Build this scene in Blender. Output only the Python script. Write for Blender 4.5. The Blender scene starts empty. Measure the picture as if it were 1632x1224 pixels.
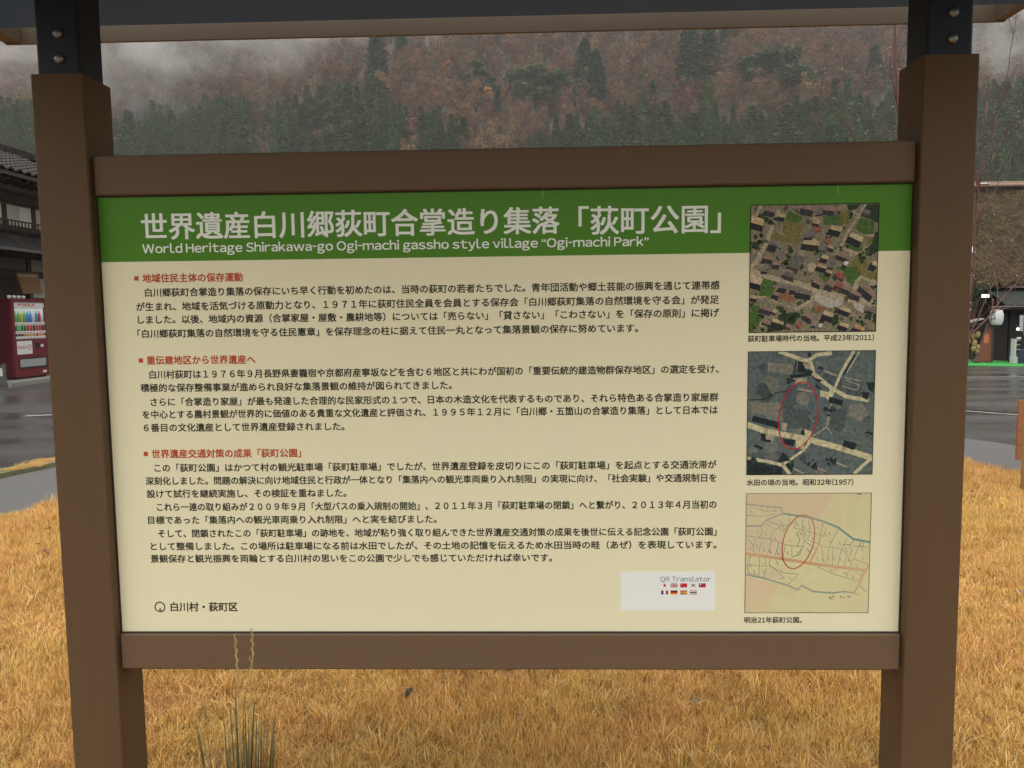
import bpy, bmesh, math, random
import numpy as np
from mathutils import Vector, Matrix
S = bpy.context.scene
COL = S.collection
R = math.radians
random.seed(7)
rng = np.random.default_rng(11)

# ------------------------------------------------------------------ camera, sky, sun, exposure
cd = bpy.data.cameras.new('camera'); cam = bpy.data.objects.new('camera', cd); COL.objects.link(cam)
CAM = Vector((0.08147, -1.80636, 1.4))
F_ = Vector((-0.03073086, 0.99558534, -0.08868738)); R_ = Vector((0.99948251, 0.02976462, -0.01219716)); U_ = R_.cross(F_)
cam.matrix_world = Matrix(((R_.x, U_.x, -F_.x, CAM.x), (R_.y, U_.y, -F_.y, CAM.y), (R_.z, U_.z, -F_.z, CAM.z), (0, 0, 0, 1)))
cd.sensor_width = 36; cd.lens = 36 * 1270 / 1632; cd.clip_end = 4000; cd.clip_start = .05
cd.dof.use_dof = False
S.camera = cam
SUN_EL, SUN_AZ = 76, 190          # azimuth from +Y, clockwise: behind the camera, a little to its left
w = bpy.data.worlds.new('World'); S.world = w; w.use_nodes = True
nt = w.node_tree; bg = nt.nodes['Background']
sky = nt.nodes.new('ShaderNodeTexSky'); sky.sky_type = 'NISHITA'; sky.sun_disc = False
sky.sun_elevation = R(SUN_EL); sky.sun_rotation = R(SUN_AZ); sky.air_density = 1.0; sky.dust_density = 4.0; sky.ozone_density = 1.0
hs = nt.nodes.new('ShaderNodeHueSaturation'); hs.inputs['Saturation'].default_value = .14
nt.links.new(sky.outputs[0], hs.inputs['Color']); nt.links.new(hs.outputs[0], bg.inputs[0]); bg.inputs[1].default_value = .14
sd = bpy.data.lights.new('sun', 'SUN'); sd.energy = 1.1; sd.angle = R(120); sd.color = (1, .955, .86)
sun = bpy.data.objects.new('sun', sd); COL.objects.link(sun)
_d = Vector((math.sin(R(SUN_AZ)) * math.cos(R(SUN_EL)), math.cos(R(SUN_AZ)) * math.cos(R(SUN_EL)), math.sin(R(SUN_EL))))
sun.rotation_euler = _d.to_track_quat('Z', 'Y').to_euler(); sun.location = (0, -5, 20)
S.view_settings.view_transform = 'Standard'; S.view_settings.look = 'None'
S.view_settings.exposure = 0.85; S.view_settings.gamma = 1; S.view_settings.use_curve_mapping = False
cy = S.cycles
cy.max_bounces = 6; cy.diffuse_bounces = 3; cy.glossy_bounces = 3; cy.transmission_bounces = 4; cy.volume_bounces = 1; cy.transparent_max_bounces = 8
cy.caustics_reflective = False; cy.caustics_refractive = False
cy.volume_step_rate = 1.0; cy.volume_max_steps = 256

# ------------------------------------------------------------------ helpers
MATS = {}
def mat(name, c, rough=.6, c2=None, scale=8, amt=.5, bump=0, bscale=None, spec=.5, metal=0, stretch=None, c3=None, s3=1.0, detail=5, emit=None, coat=0):
    if name in MATS: return MATS[name]
    m = bpy.data.materials.new(name); m.use_nodes = True; MATS[name] = m
    n = m.node_tree; b = n.nodes['Principled BSDF']; L = n.links.new
    b.inputs['Base Color'].default_value = (*c, 1); b.inputs['Roughness'].default_value = rough
    b.inputs['Metallic'].default_value = metal; b.inputs['Specular IOR Level'].default_value = spec
    if coat: b.inputs['Coat Weight'].default_value = coat; b.inputs['Coat Roughness'].default_value = .12
    tc = n.nodes.new('ShaderNodeTexCoord'); mp = n.nodes.new('ShaderNodeMapping'); L(tc.outputs['Object'], mp.inputs[0])
    if stretch: mp.inputs['Scale'].default_value = stretch
    if c2:
        nz = n.nodes.new('ShaderNodeTexNoise'); nz.inputs['Scale'].default_value = scale; nz.inputs['Detail'].default_value = detail; nz.inputs['Roughness'].default_value = .6
        L(mp.outputs[0], nz.inputs['Vector'])
        rp = n.nodes.new('ShaderNodeValToRGB'); rp.color_ramp.elements[0].position = .5 - amt * .5; rp.color_ramp.elements[1].position = .5 + amt * .5
        rp.color_ramp.elements[0].color = (*c, 1); rp.color_ramp.elements[1].color = (*c2, 1); L(nz.outputs[0], rp.inputs[0])
        out = rp.outputs[0]
        if c3:
            n3 = n.nodes.new('ShaderNodeTexNoise'); n3.inputs['Scale'].default_value = s3; n3.inputs['Detail'].default_value = 3; L(tc.outputs['Object'], n3.inputs['Vector'])
            r3 = n.nodes.new('ShaderNodeValToRGB'); r3.color_ramp.elements[0].position = .48; r3.color_ramp.elements[1].position = .62; L(n3.outputs[0], r3.inputs[0])
            mx = n.nodes.new('ShaderNodeMix'); mx.data_type = 'RGBA'; L(r3.outputs[0], mx.inputs['Factor']); L(out, mx.inputs['A']); mx.inputs['B'].default_value = (*c3, 1)
            out = mx.outputs['Result']
        L(out, b.inputs['Base Color'])
    if bump:
        nb = n.nodes.new('ShaderNodeTexNoise'); nb.inputs['Scale'].default_value = bscale or scale * 3; nb.inputs['Detail'].default_value = 6; L(mp.outputs[0], nb.inputs['Vector'])
        bp = n.nodes.new('ShaderNodeBump'); bp.inputs['Strength'].default_value = bump; bp.inputs['Distance'].default_value = .02; L(nb.outputs[0], bp.inputs['Height']); L(bp.outputs[0], b.inputs['Normal'])
    if emit: b.inputs['Emission Color'].default_value = (*emit[0], 1); b.inputs['Emission Strength'].default_value = emit[1]
    return m

class MB:
    def __init__(s): s.v = []; s.f = []
    def add(s, vs, fs):
        o = len(s.v); s.v += [tuple(v) for v in vs]; s.f += [tuple(o + i for i in f) for f in fs]
    def box(s, x0, x1, y0, y1, z0, z1, M=None, ch=0):
        if ch:
            pr = [(x0 + ch, y0), (x1 - ch, y0), (x1, y0 + ch), (x1, y1 - ch), (x1 - ch, y1), (x0 + ch, y1), (x0, y1 - ch), (x0, y0 + ch)]
            vs = [Vector((a, b, z)) for z in (z0, z1) for a, b in pr]
            fs = [tuple(range(7, -1, -1)), tuple(range(8, 16))] + [(i, (i + 1) % 8, (i + 1) % 8 + 8, i + 8) for i in range(8)]
        else:
            vs = [Vector((x, y, z)) for z in (z0, z1) for x, y in ((x0, y0), (x1, y0), (x1, y1), (x0, y1))]
            fs = [(3, 2, 1, 0), (4, 5, 6, 7), (0, 1, 5, 4), (1, 2, 6, 5), (2, 3, 7, 6), (3, 0, 4, 7)]
        if M: vs = [M @ v for v in vs]
        s.add(vs, fs); return s
    def prism(s, pts, axis, a, b):      # pts 2D outline extruded along an axis ('x','y','z')
        n = len(pts)
        f = {'x': lambda p, t: (t, p[0], p[1]), 'y': lambda p, t: (p[0], t, p[1]), 'z': lambda p, t: (p[0], p[1], t)}[axis]
        s.add([f(p, a) for p in pts] + [f(p, b) for p in pts], [tuple(range(n - 1, -1, -1)), tuple(range(n, 2 * n))] + [(i, (i + 1) % n, (i + 1) % n + n, i + n) for i in range(n)]); return s
    def tube(s, pts, rs, k=6):
        pts = [Vector(p) for p in pts]; o = len(s.v)
        for i, p in enumerate(pts):
            d = (pts[min(i + 1, len(pts) - 1)] - pts[max(i - 1, 0)]).normalized()
            a = d.orthogonal().normalized(); b = d.cross(a)
            r = rs[i] if hasattr(rs, '__len__') else rs
            s.v += [tuple(p + (a * math.cos(t * 2 * math.pi / k) + b * math.sin(t * 2 * math.pi / k)) * r) for t in range(k)]
        for i in range(len(pts) - 1):
            for t in range(k): s.f.append((o + i * k + t, o + i * k + (t + 1) % k, o + (i + 1) * k + (t + 1) % k, o + (i + 1) * k + t))
        s.f.append(tuple(o + k - 1 - t for t in range(k))); s.f.append(tuple(o + (len(pts) - 1) * k + t for t in range(k))); return s
    def lathe(s, prof, c, k=16):        # prof (r,z)
        o = len(s.v)
        for r, z in prof: s.v += [(c[0] + r * math.cos(t * 2 * math.pi / k), c[1] + r * math.sin(t * 2 * math.pi / k), c[2] + z) for t in range(k)]
        for i in range(len(prof) - 1):
            for t in range(k): s.f.append((o + i * k + t, o + i * k + (t + 1) % k, o + (i + 1) * k + (t + 1) % k, o + (i + 1) * k + t))
        s.f.append(tuple(o + k - 1 - t for t in range(k))); s.f.append(tuple(o + (len(prof) - 1) * k + t for t in range(k))); return s
    def mesh(s, name, m=None, smooth=False):
        me = bpy.data.meshes.new(name); me.from_pydata(s.v, [], s.f); me.update()
        if m: me.materials.append(m)
        if smooth: me.shade_smooth()
        return me
    def build(s, name, m, parent=None, smooth=False, origin=None):
        if origin is not None: s.v = [(v[0] - origin[0], v[1] - origin[1], v[2] - origin[2]) for v in s.v]
        o = bpy.data.objects.new(name, s.mesh(name, m, smooth)); COL.objects.link(o)
        if origin is not None: o.location = origin
        if parent: adopt(o, parent)
        return o
def adopt(o, parent):
    o.parent = parent
    off = Vector(); q = parent
    while q: off += Vector(q.location); q = q.parent
    if not any(abs(v) > 1e-6 for v in parent.rotation_euler): o.location = Vector(o.location) - off
def tag(o, label=None, cat=None, group=None, kind=None):
    if label: o['label'] = label
    if cat: o['category'] = cat
    if group: o['group'] = group
    if kind: o['kind'] = kind
    return o
def thing(name, loc, label, cat, group=None, rz=0):
    o = bpy.data.objects.new(name, None); COL.objects.link(o); o.location = loc; o.rotation_euler = (0, 0, rz); o.empty_display_size = .1
    return tag(o, label, cat, group)
def link(name, me, parent=None, loc=(0, 0, 0), rot=(0, 0, 0), sc=(1, 1, 1)):
    o = bpy.data.objects.new(name, me); COL.objects.link(o); o.location = loc; o.rotation_euler = rot; o.scale = sc; o.parent = parent
    return o
def np_mesh(name, V, F3=None, attr=None, m=None):
    me = bpy.data.meshes.new(name); V = np.asarray(V, np.float32); F3 = np.asarray(F3, np.int32); k = F3.shape[1]
    me.vertices.add(len(V)); me.vertices.foreach_set('co', V.ravel()); me.loops.add(F3.size); me.loops.foreach_set('vertex_index', F3.ravel())
    me.polygons.add(len(F3)); me.polygons.foreach_set('loop_start', np.arange(0, F3.size, k, dtype=np.int32))
    if attr is not None:
        a = me.attributes.new('tint', 'FLOAT', 'POINT'); a.data.foreach_set('value', np.asarray(attr, np.float32))
    me.update(calc_edges=True)
    if m: me.materials.append(m)
    return me
def tint_mat(name, stops, rough=.8, attr='tint', trans=0, spec=.3, objvar=0):
    m = bpy.data.materials.new(name); m.use_nodes = True; n = m.node_tree; L = n.links.new; b = n.nodes['Principled BSDF']
    a = n.nodes.new('ShaderNodeAttribute'); a.attribute_name = attr
    rp = n.nodes.new('ShaderNodeValToRGB'); e = rp.color_ramp.elements
    e[0].position = stops[0][0]; e[0].color = (*stops[0][1], 1); e[1].position = stops[-1][0]; e[1].color = (*stops[-1][1], 1)
    for p_, c in stops[1:-1]: q = e.new(p_); q.color = (*c, 1)
    L(a.outputs['Fac'], rp.inputs[0]); out = rp.outputs[0]
    if objvar:
        oi = n.nodes.new('ShaderNodeObjectInfo'); hv = n.nodes.new('ShaderNodeHueSaturation'); mr = n.nodes.new('ShaderNodeMapRange')
        mr.inputs['To Min'].default_value = 1 - objvar; mr.inputs['To Max'].default_value = 1 + objvar; L(oi.outputs['Random'], mr.inputs[0]); L(mr.outputs[0], hv.inputs['Value'])
        m2 = n.nodes.new('ShaderNodeMath'); m2.operation = 'MULTIPLY'; m2.inputs[1].default_value = 7.13; L(oi.outputs['Random'], m2.inputs[0])
        m3 = n.nodes.new('ShaderNodeMath'); m3.operation = 'FRACT'; L(m2.outputs[0], m3.inputs[0])
        m4 = n.nodes.new('ShaderNodeMapRange'); m4.inputs['To Min'].default_value = .5 - objvar * .09; m4.inputs['To Max'].default_value = .5 + objvar * .09; L(m3.outputs[0], m4.inputs[0]); L(m4.outputs[0], hv.inputs['Hue'])
        L(out, hv.inputs['Color']); out = hv.outputs[0]
    L(out, b.inputs['Base Color']); b.inputs['Roughness'].default_value = rough; b.inputs['Specular IOR Level'].default_value = spec
    MATS[name] = m; return m
def smooth(t): t = min(1, max(0, t)); return t * t * (3 - 2 * t)
def GZ(x, y): return -.3 * smooth((y - 6) / 14) * smooth((x + 4) / 12)

# common materials
wood = mat('brown_painted_sleeve', (.106, .062, .029), .64, (.122, .073, .036), 26, .9, bump=.12, bscale=400, spec=.25, stretch=(1, 1, .08), detail=8)
rail_m = mat('brown_painted_rail', (.138, .088, .050), .62, (.158, .102, .060), 26, .9, bump=.12, bscale=400, spec=.25, stretch=(.10, 1, 1), detail=8)
steel = mat('dark_navy_steel', (.010, .014, .022), .6, (.014, .019, .028), 12, .7, spec=.5)
bolt_m = mat('weathered_bolt_steel', (.32, .30, .27), .38, (.20, .18, .15), 60, .7, metal=.8)
# ------------------------------------------------------------------ information board
board = thing('information_board', (0, .06, 0), 'large roofed information board with green title band, standing on brown posts in the dry lawn', 'information board')
W_ = .12; PS = .9861
for sx in (-1, 1):
    x0 = sx * PS
    m = MB(); m.box(x0 - .06, x0 + .06, 0, .12, -.3, 1.9456, ch=.003)
    p_ = m.build('post', wood, board)
    p_['label'] = 'brown post on the left side of the board' if sx < 0 else 'brown post on the right side of the board'
    c_ = MB().box(x0 - .05, x0 + .05, .01, .11, 1.90, 2.30, ch=.006).build('steel_upright', steel, board)
    for z in (2.036, 1.981):
        bm_ = MB(); k = 20
        prof = [(.0115, 0), (.0115, .003), (.009, .0065), (.004, .0085)]
        bm_.lathe(prof, (0, 0, 0), k)
        ob = bm_.build('bolt', bolt_m, smooth=True)
        ob.parent = c_; ob.location = Vector((x0 + .004, .0102, z)) - Vector((0, 0, 0)) - Vector(board.location) - Vector(c_.location); ob.rotation_euler = (R(90), 0, 0)
XL, XR = -PS + .0605, PS - .0605
def rail(z0, z1):
    y0, y1, ch = .016, .075, .0035
    prof = [(y0 + ch, z0), (y1, z0), (y1, z1), (y0 + ch, z1), (y0, z1 - ch), (y0, z0 + ch)]
    m = MB(); m.prism(prof, 'x', XL + .004, XR - .004); return m.build('rail', rail_m, board)
rt = rail(1.6788, 1.7683); rt['label'] = 'upper horizontal rail in the shade of the roof'
rb = rail(.5562, .6436); rb['label'] = 'lower horizontal rail'
# back stiffener and printed panel
PY = .0285
MB().box(XL + .002, XR - .002, PY + .004, .060, .6440, 1.6784).build('backing_board', mat('grey_backing', (.3, .3, .3), .6), board)
# panel face: cream print with the green title band, one printed sheet
def panel_mat():
    m = bpy.data.materials.new('printed_panel'); m.use_nodes = True; n = m.node_tree; L = n.links.new; b = n.nodes['Principled BSDF']
    tc = n.nodes.new('ShaderNodeTexCoord'); sp = n.nodes.new('ShaderNodeSeparateXYZ'); L(tc.outputs['Object'], sp.inputs[0])
    gt = n.nodes.new('ShaderNodeMath'); gt.operation = 'GREATER_THAN'; gt.inputs[1].default_value = 1.5288; L(sp.outputs['Z'], gt.inputs[0])
    nz = n.nodes.new('ShaderNodeTexNoise'); nz.inputs['Scale'].default_value = 2.2; nz.inputs['Detail'].default_value = 4; L(tc.outputs['Object'], nz.inputs['Vector'])
    mc = n.nodes.new('ShaderNodeMix'); mc.data_type = 'RGBA'; mc.inputs['A'].default_value = (.82, .785, .535, 1); mc.inputs['B'].default_value = (.85, .81, .565, 1); L(nz.outputs[0], mc.inputs['Factor'])
    mg = n.nodes.new('ShaderNodeMix'); mg.data_type = 'RGBA'; mg.inputs['A'].default_value = (.068, .225, .007, 1); mg.inputs['B'].default_value = (.078, .24, .011, 1); L(nz.outputs[0], mg.inputs['Factor'])
    mx = n.nodes.new('ShaderNodeMix'); mx.data_type = 'RGBA'; L(gt.outputs[0], mx.inputs['Factor']); L(mc.outputs['Result'], mx.inputs['A']); L(mg.outputs['Result'], mx.inputs['B'])
    # fine wiping scratches: thin pale curved lines
    mp = n.nodes.new('ShaderNodeMapping'); mp.inputs['Scale'].default_value = (1, 1, .28); mp.inputs['Rotation'].default_value = (0, .15, 0); L(tc.outputs['Object'], mp.inputs[0])
    vo = n.nodes.new('ShaderNodeTexVoronoi'); vo.feature = 'DISTANCE_TO_EDGE'; vo.inputs['Scale'].default_value = 2.1; L(mp.outputs[0], vo.inputs['Vector'])
    lt = n.nodes.new('ShaderNodeMath'); lt.operation = 'LESS_THAN'; lt.inputs[1].default_value = .0022; L(vo.outputs['Distance'], lt.inputs[0])
    n2 = n.nodes.new('ShaderNodeTexNoise'); n2.inputs['Scale'].default_value = 5; L(tc.outputs['Object'], n2.inputs['Vector'])
    g2 = n.nodes.new('ShaderNodeMath'); g2.operation = 'GREATER_THAN'; g2.inputs[1].default_value = .55; L(n2.outputs[0], g2.inputs[0])
    mu = n.nodes.new('ShaderNodeMath'); mu.operation = 'MULTIPLY'; L(lt.outputs[0], mu.inputs[0]); L(g2.outputs[0], mu.inputs[1])
    m3 = n.nodes.new('ShaderNodeMath'); m3.operation = 'MULTIPLY'; m3.inputs[1].default_value = .16; L(mu.outputs[0], m3.inputs[0])
    fx = n.nodes.new('ShaderNodeMix'); fx.data_type = 'RGBA'; L(m3.outputs[0], fx.inputs['Factor']); L(mx.outputs['Result'], fx.inputs['A']); fx.inputs['B'].default_value = (.75, .72, .62, 1)
    L(fx.outputs['Result'], b.inputs['Base Color']); b.inputs['Roughness'].default_value = .38; b.inputs['Specular IOR Level'].default_value = .22
    return m
panel = MB().box(XL + .001, XR - .001, 0, .0035, .6437, 1.6786).build('sign_panel', panel_mat()); panel.location = (0, PY, 0); panel.parent = board; panel.location = Vector((0, PY, 0)) - board.location
# thin dark strips along the edges where the sheet meets the timber
gm = mat('dark_edge_strip', (.02, .018, .015), .7)
g = MB(); g.box(XL, XR, PY - .004, PY - .0005, .6438, .6462); g.box(XL, XR, PY - .004, PY - .0005, 1.6760, 1.6786); g.box(XL, XL + .0025, PY - .004, PY - .0005, .6465, 1.6758); g.box(XR - .0025, XR, PY - .004, PY - .0005, .6465, 1.6758)
g.build('edge_strip', gm, board)
# --- lettering (flat print on the panel)
ink = mat('dark_print_ink', (.035, .034, .022), .6, spec=.12); red = mat('red_print_ink', (.50, .085, .030), .6, spec=.12); white = mat('white_print_ink', (.88, .92, .84), .6, spec=.15); blue = mat('blue_print_ink', (.10, .14, .24), .45)
def glyphs(txt, res):
    cu = bpy.data.curves.new('t', 'FONT'); cu.body = txt; cu.size = 1; cu.resolution_u = res; cu.fill_mode = 'BOTH'; cu.dimensions = '2D'
    to = bpy.data.objects.new('t', cu); COL.objects.link(to); me = bpy.data.meshes.new_from_object(to); bpy.data.objects.remove(to)
    co = np.zeros(len(me.vertices) * 3, np.float32); me.vertices.foreach_get('co', co); return co.reshape(-1, 3)[:, :2], [tuple(p.vertices) for p in me.polygons]
GC = {}
EM = float(glyphs('国国', 2)[0][:, 0].max() - glyphs('国', 2)[0][:, 0].max())
def latin(txt, res, squeeze):      # sans-serif latin set glyph by glyph from the full-width alphabet
    co, fs, x = [], [], 0; o = 0
    for ch in txt:
        if ch == ' ': x += .25; continue
        if ord(ch) > 0x2E00:
            if (ch, res) not in GC: GC[(ch, res)] = glyphs(ch, res)
            c, f = GC[(ch, res)]; c = c.copy(); c[:, 0] += x; x += EM; co.append(c); fs += [tuple(i + o for i in q) for q in f]; o += len(c); continue
        fw = chr(ord(ch) + 0xFEE0) if 33 <= ord(ch) < 127 else ch
        if (fw, res) not in GC: GC[(fw, res)] = glyphs(fw, res)
        c, f = GC[(fw, res)]; c = c.copy(); a, b = c[:, 0].min(), c[:, 0].max(); k = .42 if ch == '-' else (1 if ch in '“”.' else squeeze)
        c[:, 0] = (c[:, 0] - a) * k + x + .057; x += (b - a) * k + .10; co.append(c); fs += [tuple(i + o for i in q) for q in f]; o += len(c)
    return np.concatenate(co), fs
def text_obj(name, txt, x0, x1, zc, m, parent, bold=0.0, y=PY, lift=.0004, res=3, keep=None, lat=0):
    if lat: co, fs = latin(txt, res, lat)
    else: co, fs = glyphs(txt, res)
    a, b = co.min(0), co.max(0); s = (x1 - x0 - bold) / (b[0] - a[0]); sz = keep or s
    X = x0 + bold / 2 + (co[:, 0] - a[0]) * s; Z = zc + (co[:, 1] - (a[1] + b[1]) / 2) * sz
    offs = [(0, 0)] if not bold else ([(-.5, -.5), (.5, .5), (-.5, .5), (.5, -.5)] if bold < .0016 else [(-.5, -.35), (.5, -.35), (-.5, .35), (.5, .35), (0, 0)])
    V = np.concatenate([np.stack([X + ox * bold, np.full(len(X), -1.5e-5 * k), Z + oz * bold], 1) for k, (ox, oz) in enumerate(offs)]); n = len(X)
    me = bpy.data.meshes.new(name); me.from_pydata(V.tolist(), [], [tuple(i + n * k for i in f) for k in range(len(offs)) for f in fs]); me.materials.append(m); me.update()
    o = bpy.data.objects.new(name, me); COL.objects.link(o); o.parent = parent
    acc = Vector(); q = parent
    while q: acc += Vector(q.location); q = q.parent
    o.location = Vector((0, y - lift, 0)) - acc
    return o
text_obj('title_lettering', '世界遺産白川郷荻町合掌造り集落', -.8253, .1375, 1.6085, white, panel, bold=.0024, res=4)
text_obj('title_lettering', '「荻町公園」', .1800, .5005, 1.6065, white, panel, bold=.0022, res=4)
text_obj('subtitle_lettering', 'World Heritage Shirakawa-go Ogi-machi gassho style village “Ogi-machi Park”', -.8254, .3387, 1.5556, white, panel, bold=.0008, res=4, lat=1.1)
LINES = [
('h', '地域住民主体の保存運動', -.8290, -.5938, 1.4905),
('b', '白川郷荻町合掌造り集落の保存にいち早く行動を初めたのは、当時の荻町の若者たちでした。青年団活動や郷土芸能の振興を通じて連帯感', -.8247, .4992, 1.4574),
('b', 'が生まれ、地域を活気づける原動力となり、１９７１年に荻町住民全員を会員とする保存会「白川郷荻町集落の自然環境を守る会」が発足', -.8472, .4980, 1.4250),
('b', 'しました。以後、地域内の資源（合掌家屋・屋敷・農耕地等）については「売らない」「貸さない」「こわさない」を「保存の原則」に掲げ', -.8450, .4985, 1.3950),
('b', '「白川郷荻町集落の自然環境を守る住民憲章」を保存理念の柱に据えて住民一丸となって集落景観の保存に努めています。', -.8476, .3150, 1.3625),
('h', '重伝建地区から世界遺産へ', -.8290, -.5723, 1.3000),
('b', '白川村荻町は１９７６年９月長野県妻籠宿や京都府産寧坂などを含む６地区と共にわが国初の「重要伝統的建造物群保存地区」の選定を受け、', -.8245, .4990, 1.2668),
('b', '積極的な保存整備事業が進められ良好な集落景観の維持が図られてきました。', -.8471, -.1149, 1.2355),
('b', 'さらに「合掌造り家屋」が最も発達した合理的な民家形式の１つで、日本の木造文化を代表するものであり、それら特色ある合掌造り家屋群', -.8251, .4991, 1.2020),
('b', 'を中心とする農村景観が世界的に価値のある貴重な文化遺産と評価され、１９９５年１２月に「白川郷・五箇山の合掌造り集落」として日本では', -.8459, .4980, 1.1725),
('b', '６番目の文化遺産として世界遺産登録されました。', -.8448, -.3683, 1.1412),
('h', '世界遺産交通対策の成果「荻町公園」', -.8290, -.4727, 1.0790),
('b', 'この「荻町公園」はかつて村の観光駐車場「荻町駐車場」でしたが、世界遺産登録を皮切りにこの「荻町駐車場」を起点とする交通渋滞が', -.8244, .4965, 1.0451),
('b', '深刻化しました。問題の解決に向け地域住民と行政が一体となり「集落内への観光車両乗り入れ制限」の実現に向け、「社会実験」や交通規制日を', -.8472, .4968, 1.0139),
('b', '設けて試行を継続実施し、その検証を重ねました。', -.8458, -.3688, .9829),
('b', 'これら一連の取り組みが２００９年９月「大型バスの乗入規制の開始」、２０１１年３月「荻町駐車場の閉鎖」へと繋がり、２０１３年４月当初の', -.8233, .4975, .9509),
('b', '目標であった「集落内への観光車両乗り入れ制限」へと実を結びました。', -.8462, -.1565, .9193),
('b', 'そして、閉鎖されたこの「荻町駐車場」の跡地を、地域が粘り強く取り組んできた世界遺産交通対策の成果を後世に伝える記念公園「荻町公園」', -.8236, .4981, .8869),
('b', 'として整備しました。この場所は駐車場になる前は水田でしたが、その土地の記憶を伝えるため水田当時の畦（あぜ）を表現しています。', -.8435, .4985, .8555),
('b', '景観保存と観光振興を両輪とする白川村の思いをこの公園で少しでも感じていただければ幸いです。', -.8451, .1144, .8253)]
for k, t, a, b, z in LINES:
    text_obj('heading_lettering' if k == 'h' else 'text_line', t, a, b, z, red if k == 'h' else ink, panel, bold=.0010 if k == 'h' else .0008, res=2, keep=.0208 if k == 'b' else None)
    if k == 'h':
        o = MB(); o.box(-.8480, -.8378, 0, .0001, z - .005, z + .005); q = o.build('bullet_mark', red); q.parent = panel; q.location = (0, -.0005, 0)
text_obj('footer_lettering', '白川村・荻町区', -.8025, -.6393, .7068, ink, panel, bold=.0010, res=3)
# village emblem: ring open at lower left with a small droplet and base line
m = MB(); n_ = 40; c0 = (-.8285, .7064)
for i in range(n_):
    a0 = R(-112 + i * 350 / n_); a1 = R(-112 + (i + 1) * 350 / n_)
    q = [(c0[0] + r * math.cos(a), 0, c0[1] + r * math.sin(a)) for r, a in ((.0105, a0), (.0132, a0), (.0132, a1), (.0105, a1))]; m.add(q, [(0, 1, 2, 3)])
m.add([(c0[0] + .0022 * math.cos(R(t * 30)), 0, c0[1] - .0058 + .0022 * math.sin(R(t * 30))) for t in range(12)], [tuple(range(12))])
m.add([(c0[0] - .0009, 0, c0[1] - .004), (c0[0] + .0009, 0, c0[1] - .004), (c0[0], 0, c0[1] - .0002)], [(0, 1, 2)])
m.add([(c0[0] - .0052, 0, c0[1] - .0092), (c0[0] + .0052, 0, c0[1] - .0092), (c0[0] + .0045, 0, c0[1] - .0078), (c0[0] - .0045, 0, c0[1] - .0078)], [(0, 1, 2, 3)])
o = m.build('village_emblem', ink); o.parent = panel; o.location = (0, -.0005, 0)

# --- printed pictures
def print_mat(name, rough=.35, mott=.35, scale=60, base=None, blend=None):
    m = bpy.data.materials.new(name); m.use_nodes = True; n = m.node_tree; L = n.links.new; b = n.nodes['Principled BSDF']
    a = n.nodes.new('ShaderNodeAttribute'); a.attribute_name = 'col'; tc = n.nodes.new('ShaderNodeTexCoord')
    nz = n.nodes.new('ShaderNodeTexNoise'); nz.inputs['Scale'].default_value = scale; nz.inputs['Detail'].default_value = 7; nz.inputs['Roughness'].default_value = .72; L(tc.outputs['Object'], nz.inputs['Vector'])
    mr = n.nodes.new('ShaderNodeMapRange'); mr.inputs['From Min'].default_value = .3; mr.inputs['From Max'].default_value = .7; mr.inputs['To Min'].default_value = 1 - mott; mr.inputs['To Max'].default_value = 1 + mott; L(nz.outputs[0], mr.inputs[0])
    mx = n.nodes.new('ShaderNodeVectorMath'); mx.operation = 'SCALE'; L(a.outputs['Color'], mx.inputs[0]); L(mr.outputs[0], mx.inputs['Scale'])
    out = mx.outputs[0]
    if blend:      # broad printed tint patches
        n2 = n.nodes.new('ShaderNodeTexNoise'); n2.inputs['Scale'].default_value = blend[1]; n2.inputs['Detail'].default_value = 5; L(tc.outputs['Object'], n2.inputs['Vector'])
        r2 = n.nodes.new('ShaderNodeMapRange'); r2.inputs['From Min'].default_value = .42; r2.inputs['From Max'].default_value = .62; r2.inputs['To Max'].default_value = blend[2]; L(n2.outputs[0], r2.inputs[0])
        m2 = n.nodes.new('ShaderNodeMix'); m2.data_type = 'RGBA'; L(r2.outputs[0], m2.inputs['Factor']); L(out, m2.inputs['A']); m2.inputs['B'].default_value = (*blend[0], 1); out = m2.outputs['Result']
    L(out, b.inputs['Base Color']); b.inputs['Roughness'].default_value = rough; b.inputs['Specular IOR Level'].default_value = .12; return m
def clip_poly(P):
    for ax, lim, sg in ((0, 0, 1), (0, 1000, -1), (1, 0, 1), (1, 1000, -1)):
        out = []
        for i in range(len(P)):
            a, b = P[i - 1], P[i]; ia = sg * (a[ax] - lim) >= 0; ib = sg * (b[ax] - lim) >= 0
            if ia != ib:
                t = (lim - a[ax]) / (b[ax] - a[ax]); out.append((a[0] + (b[0] - a[0]) * t, a[1] + (b[1] - a[1]) * t))
            if ib: out.append(b)
        P = out
        if len(P) < 3: return []
    return P
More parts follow.
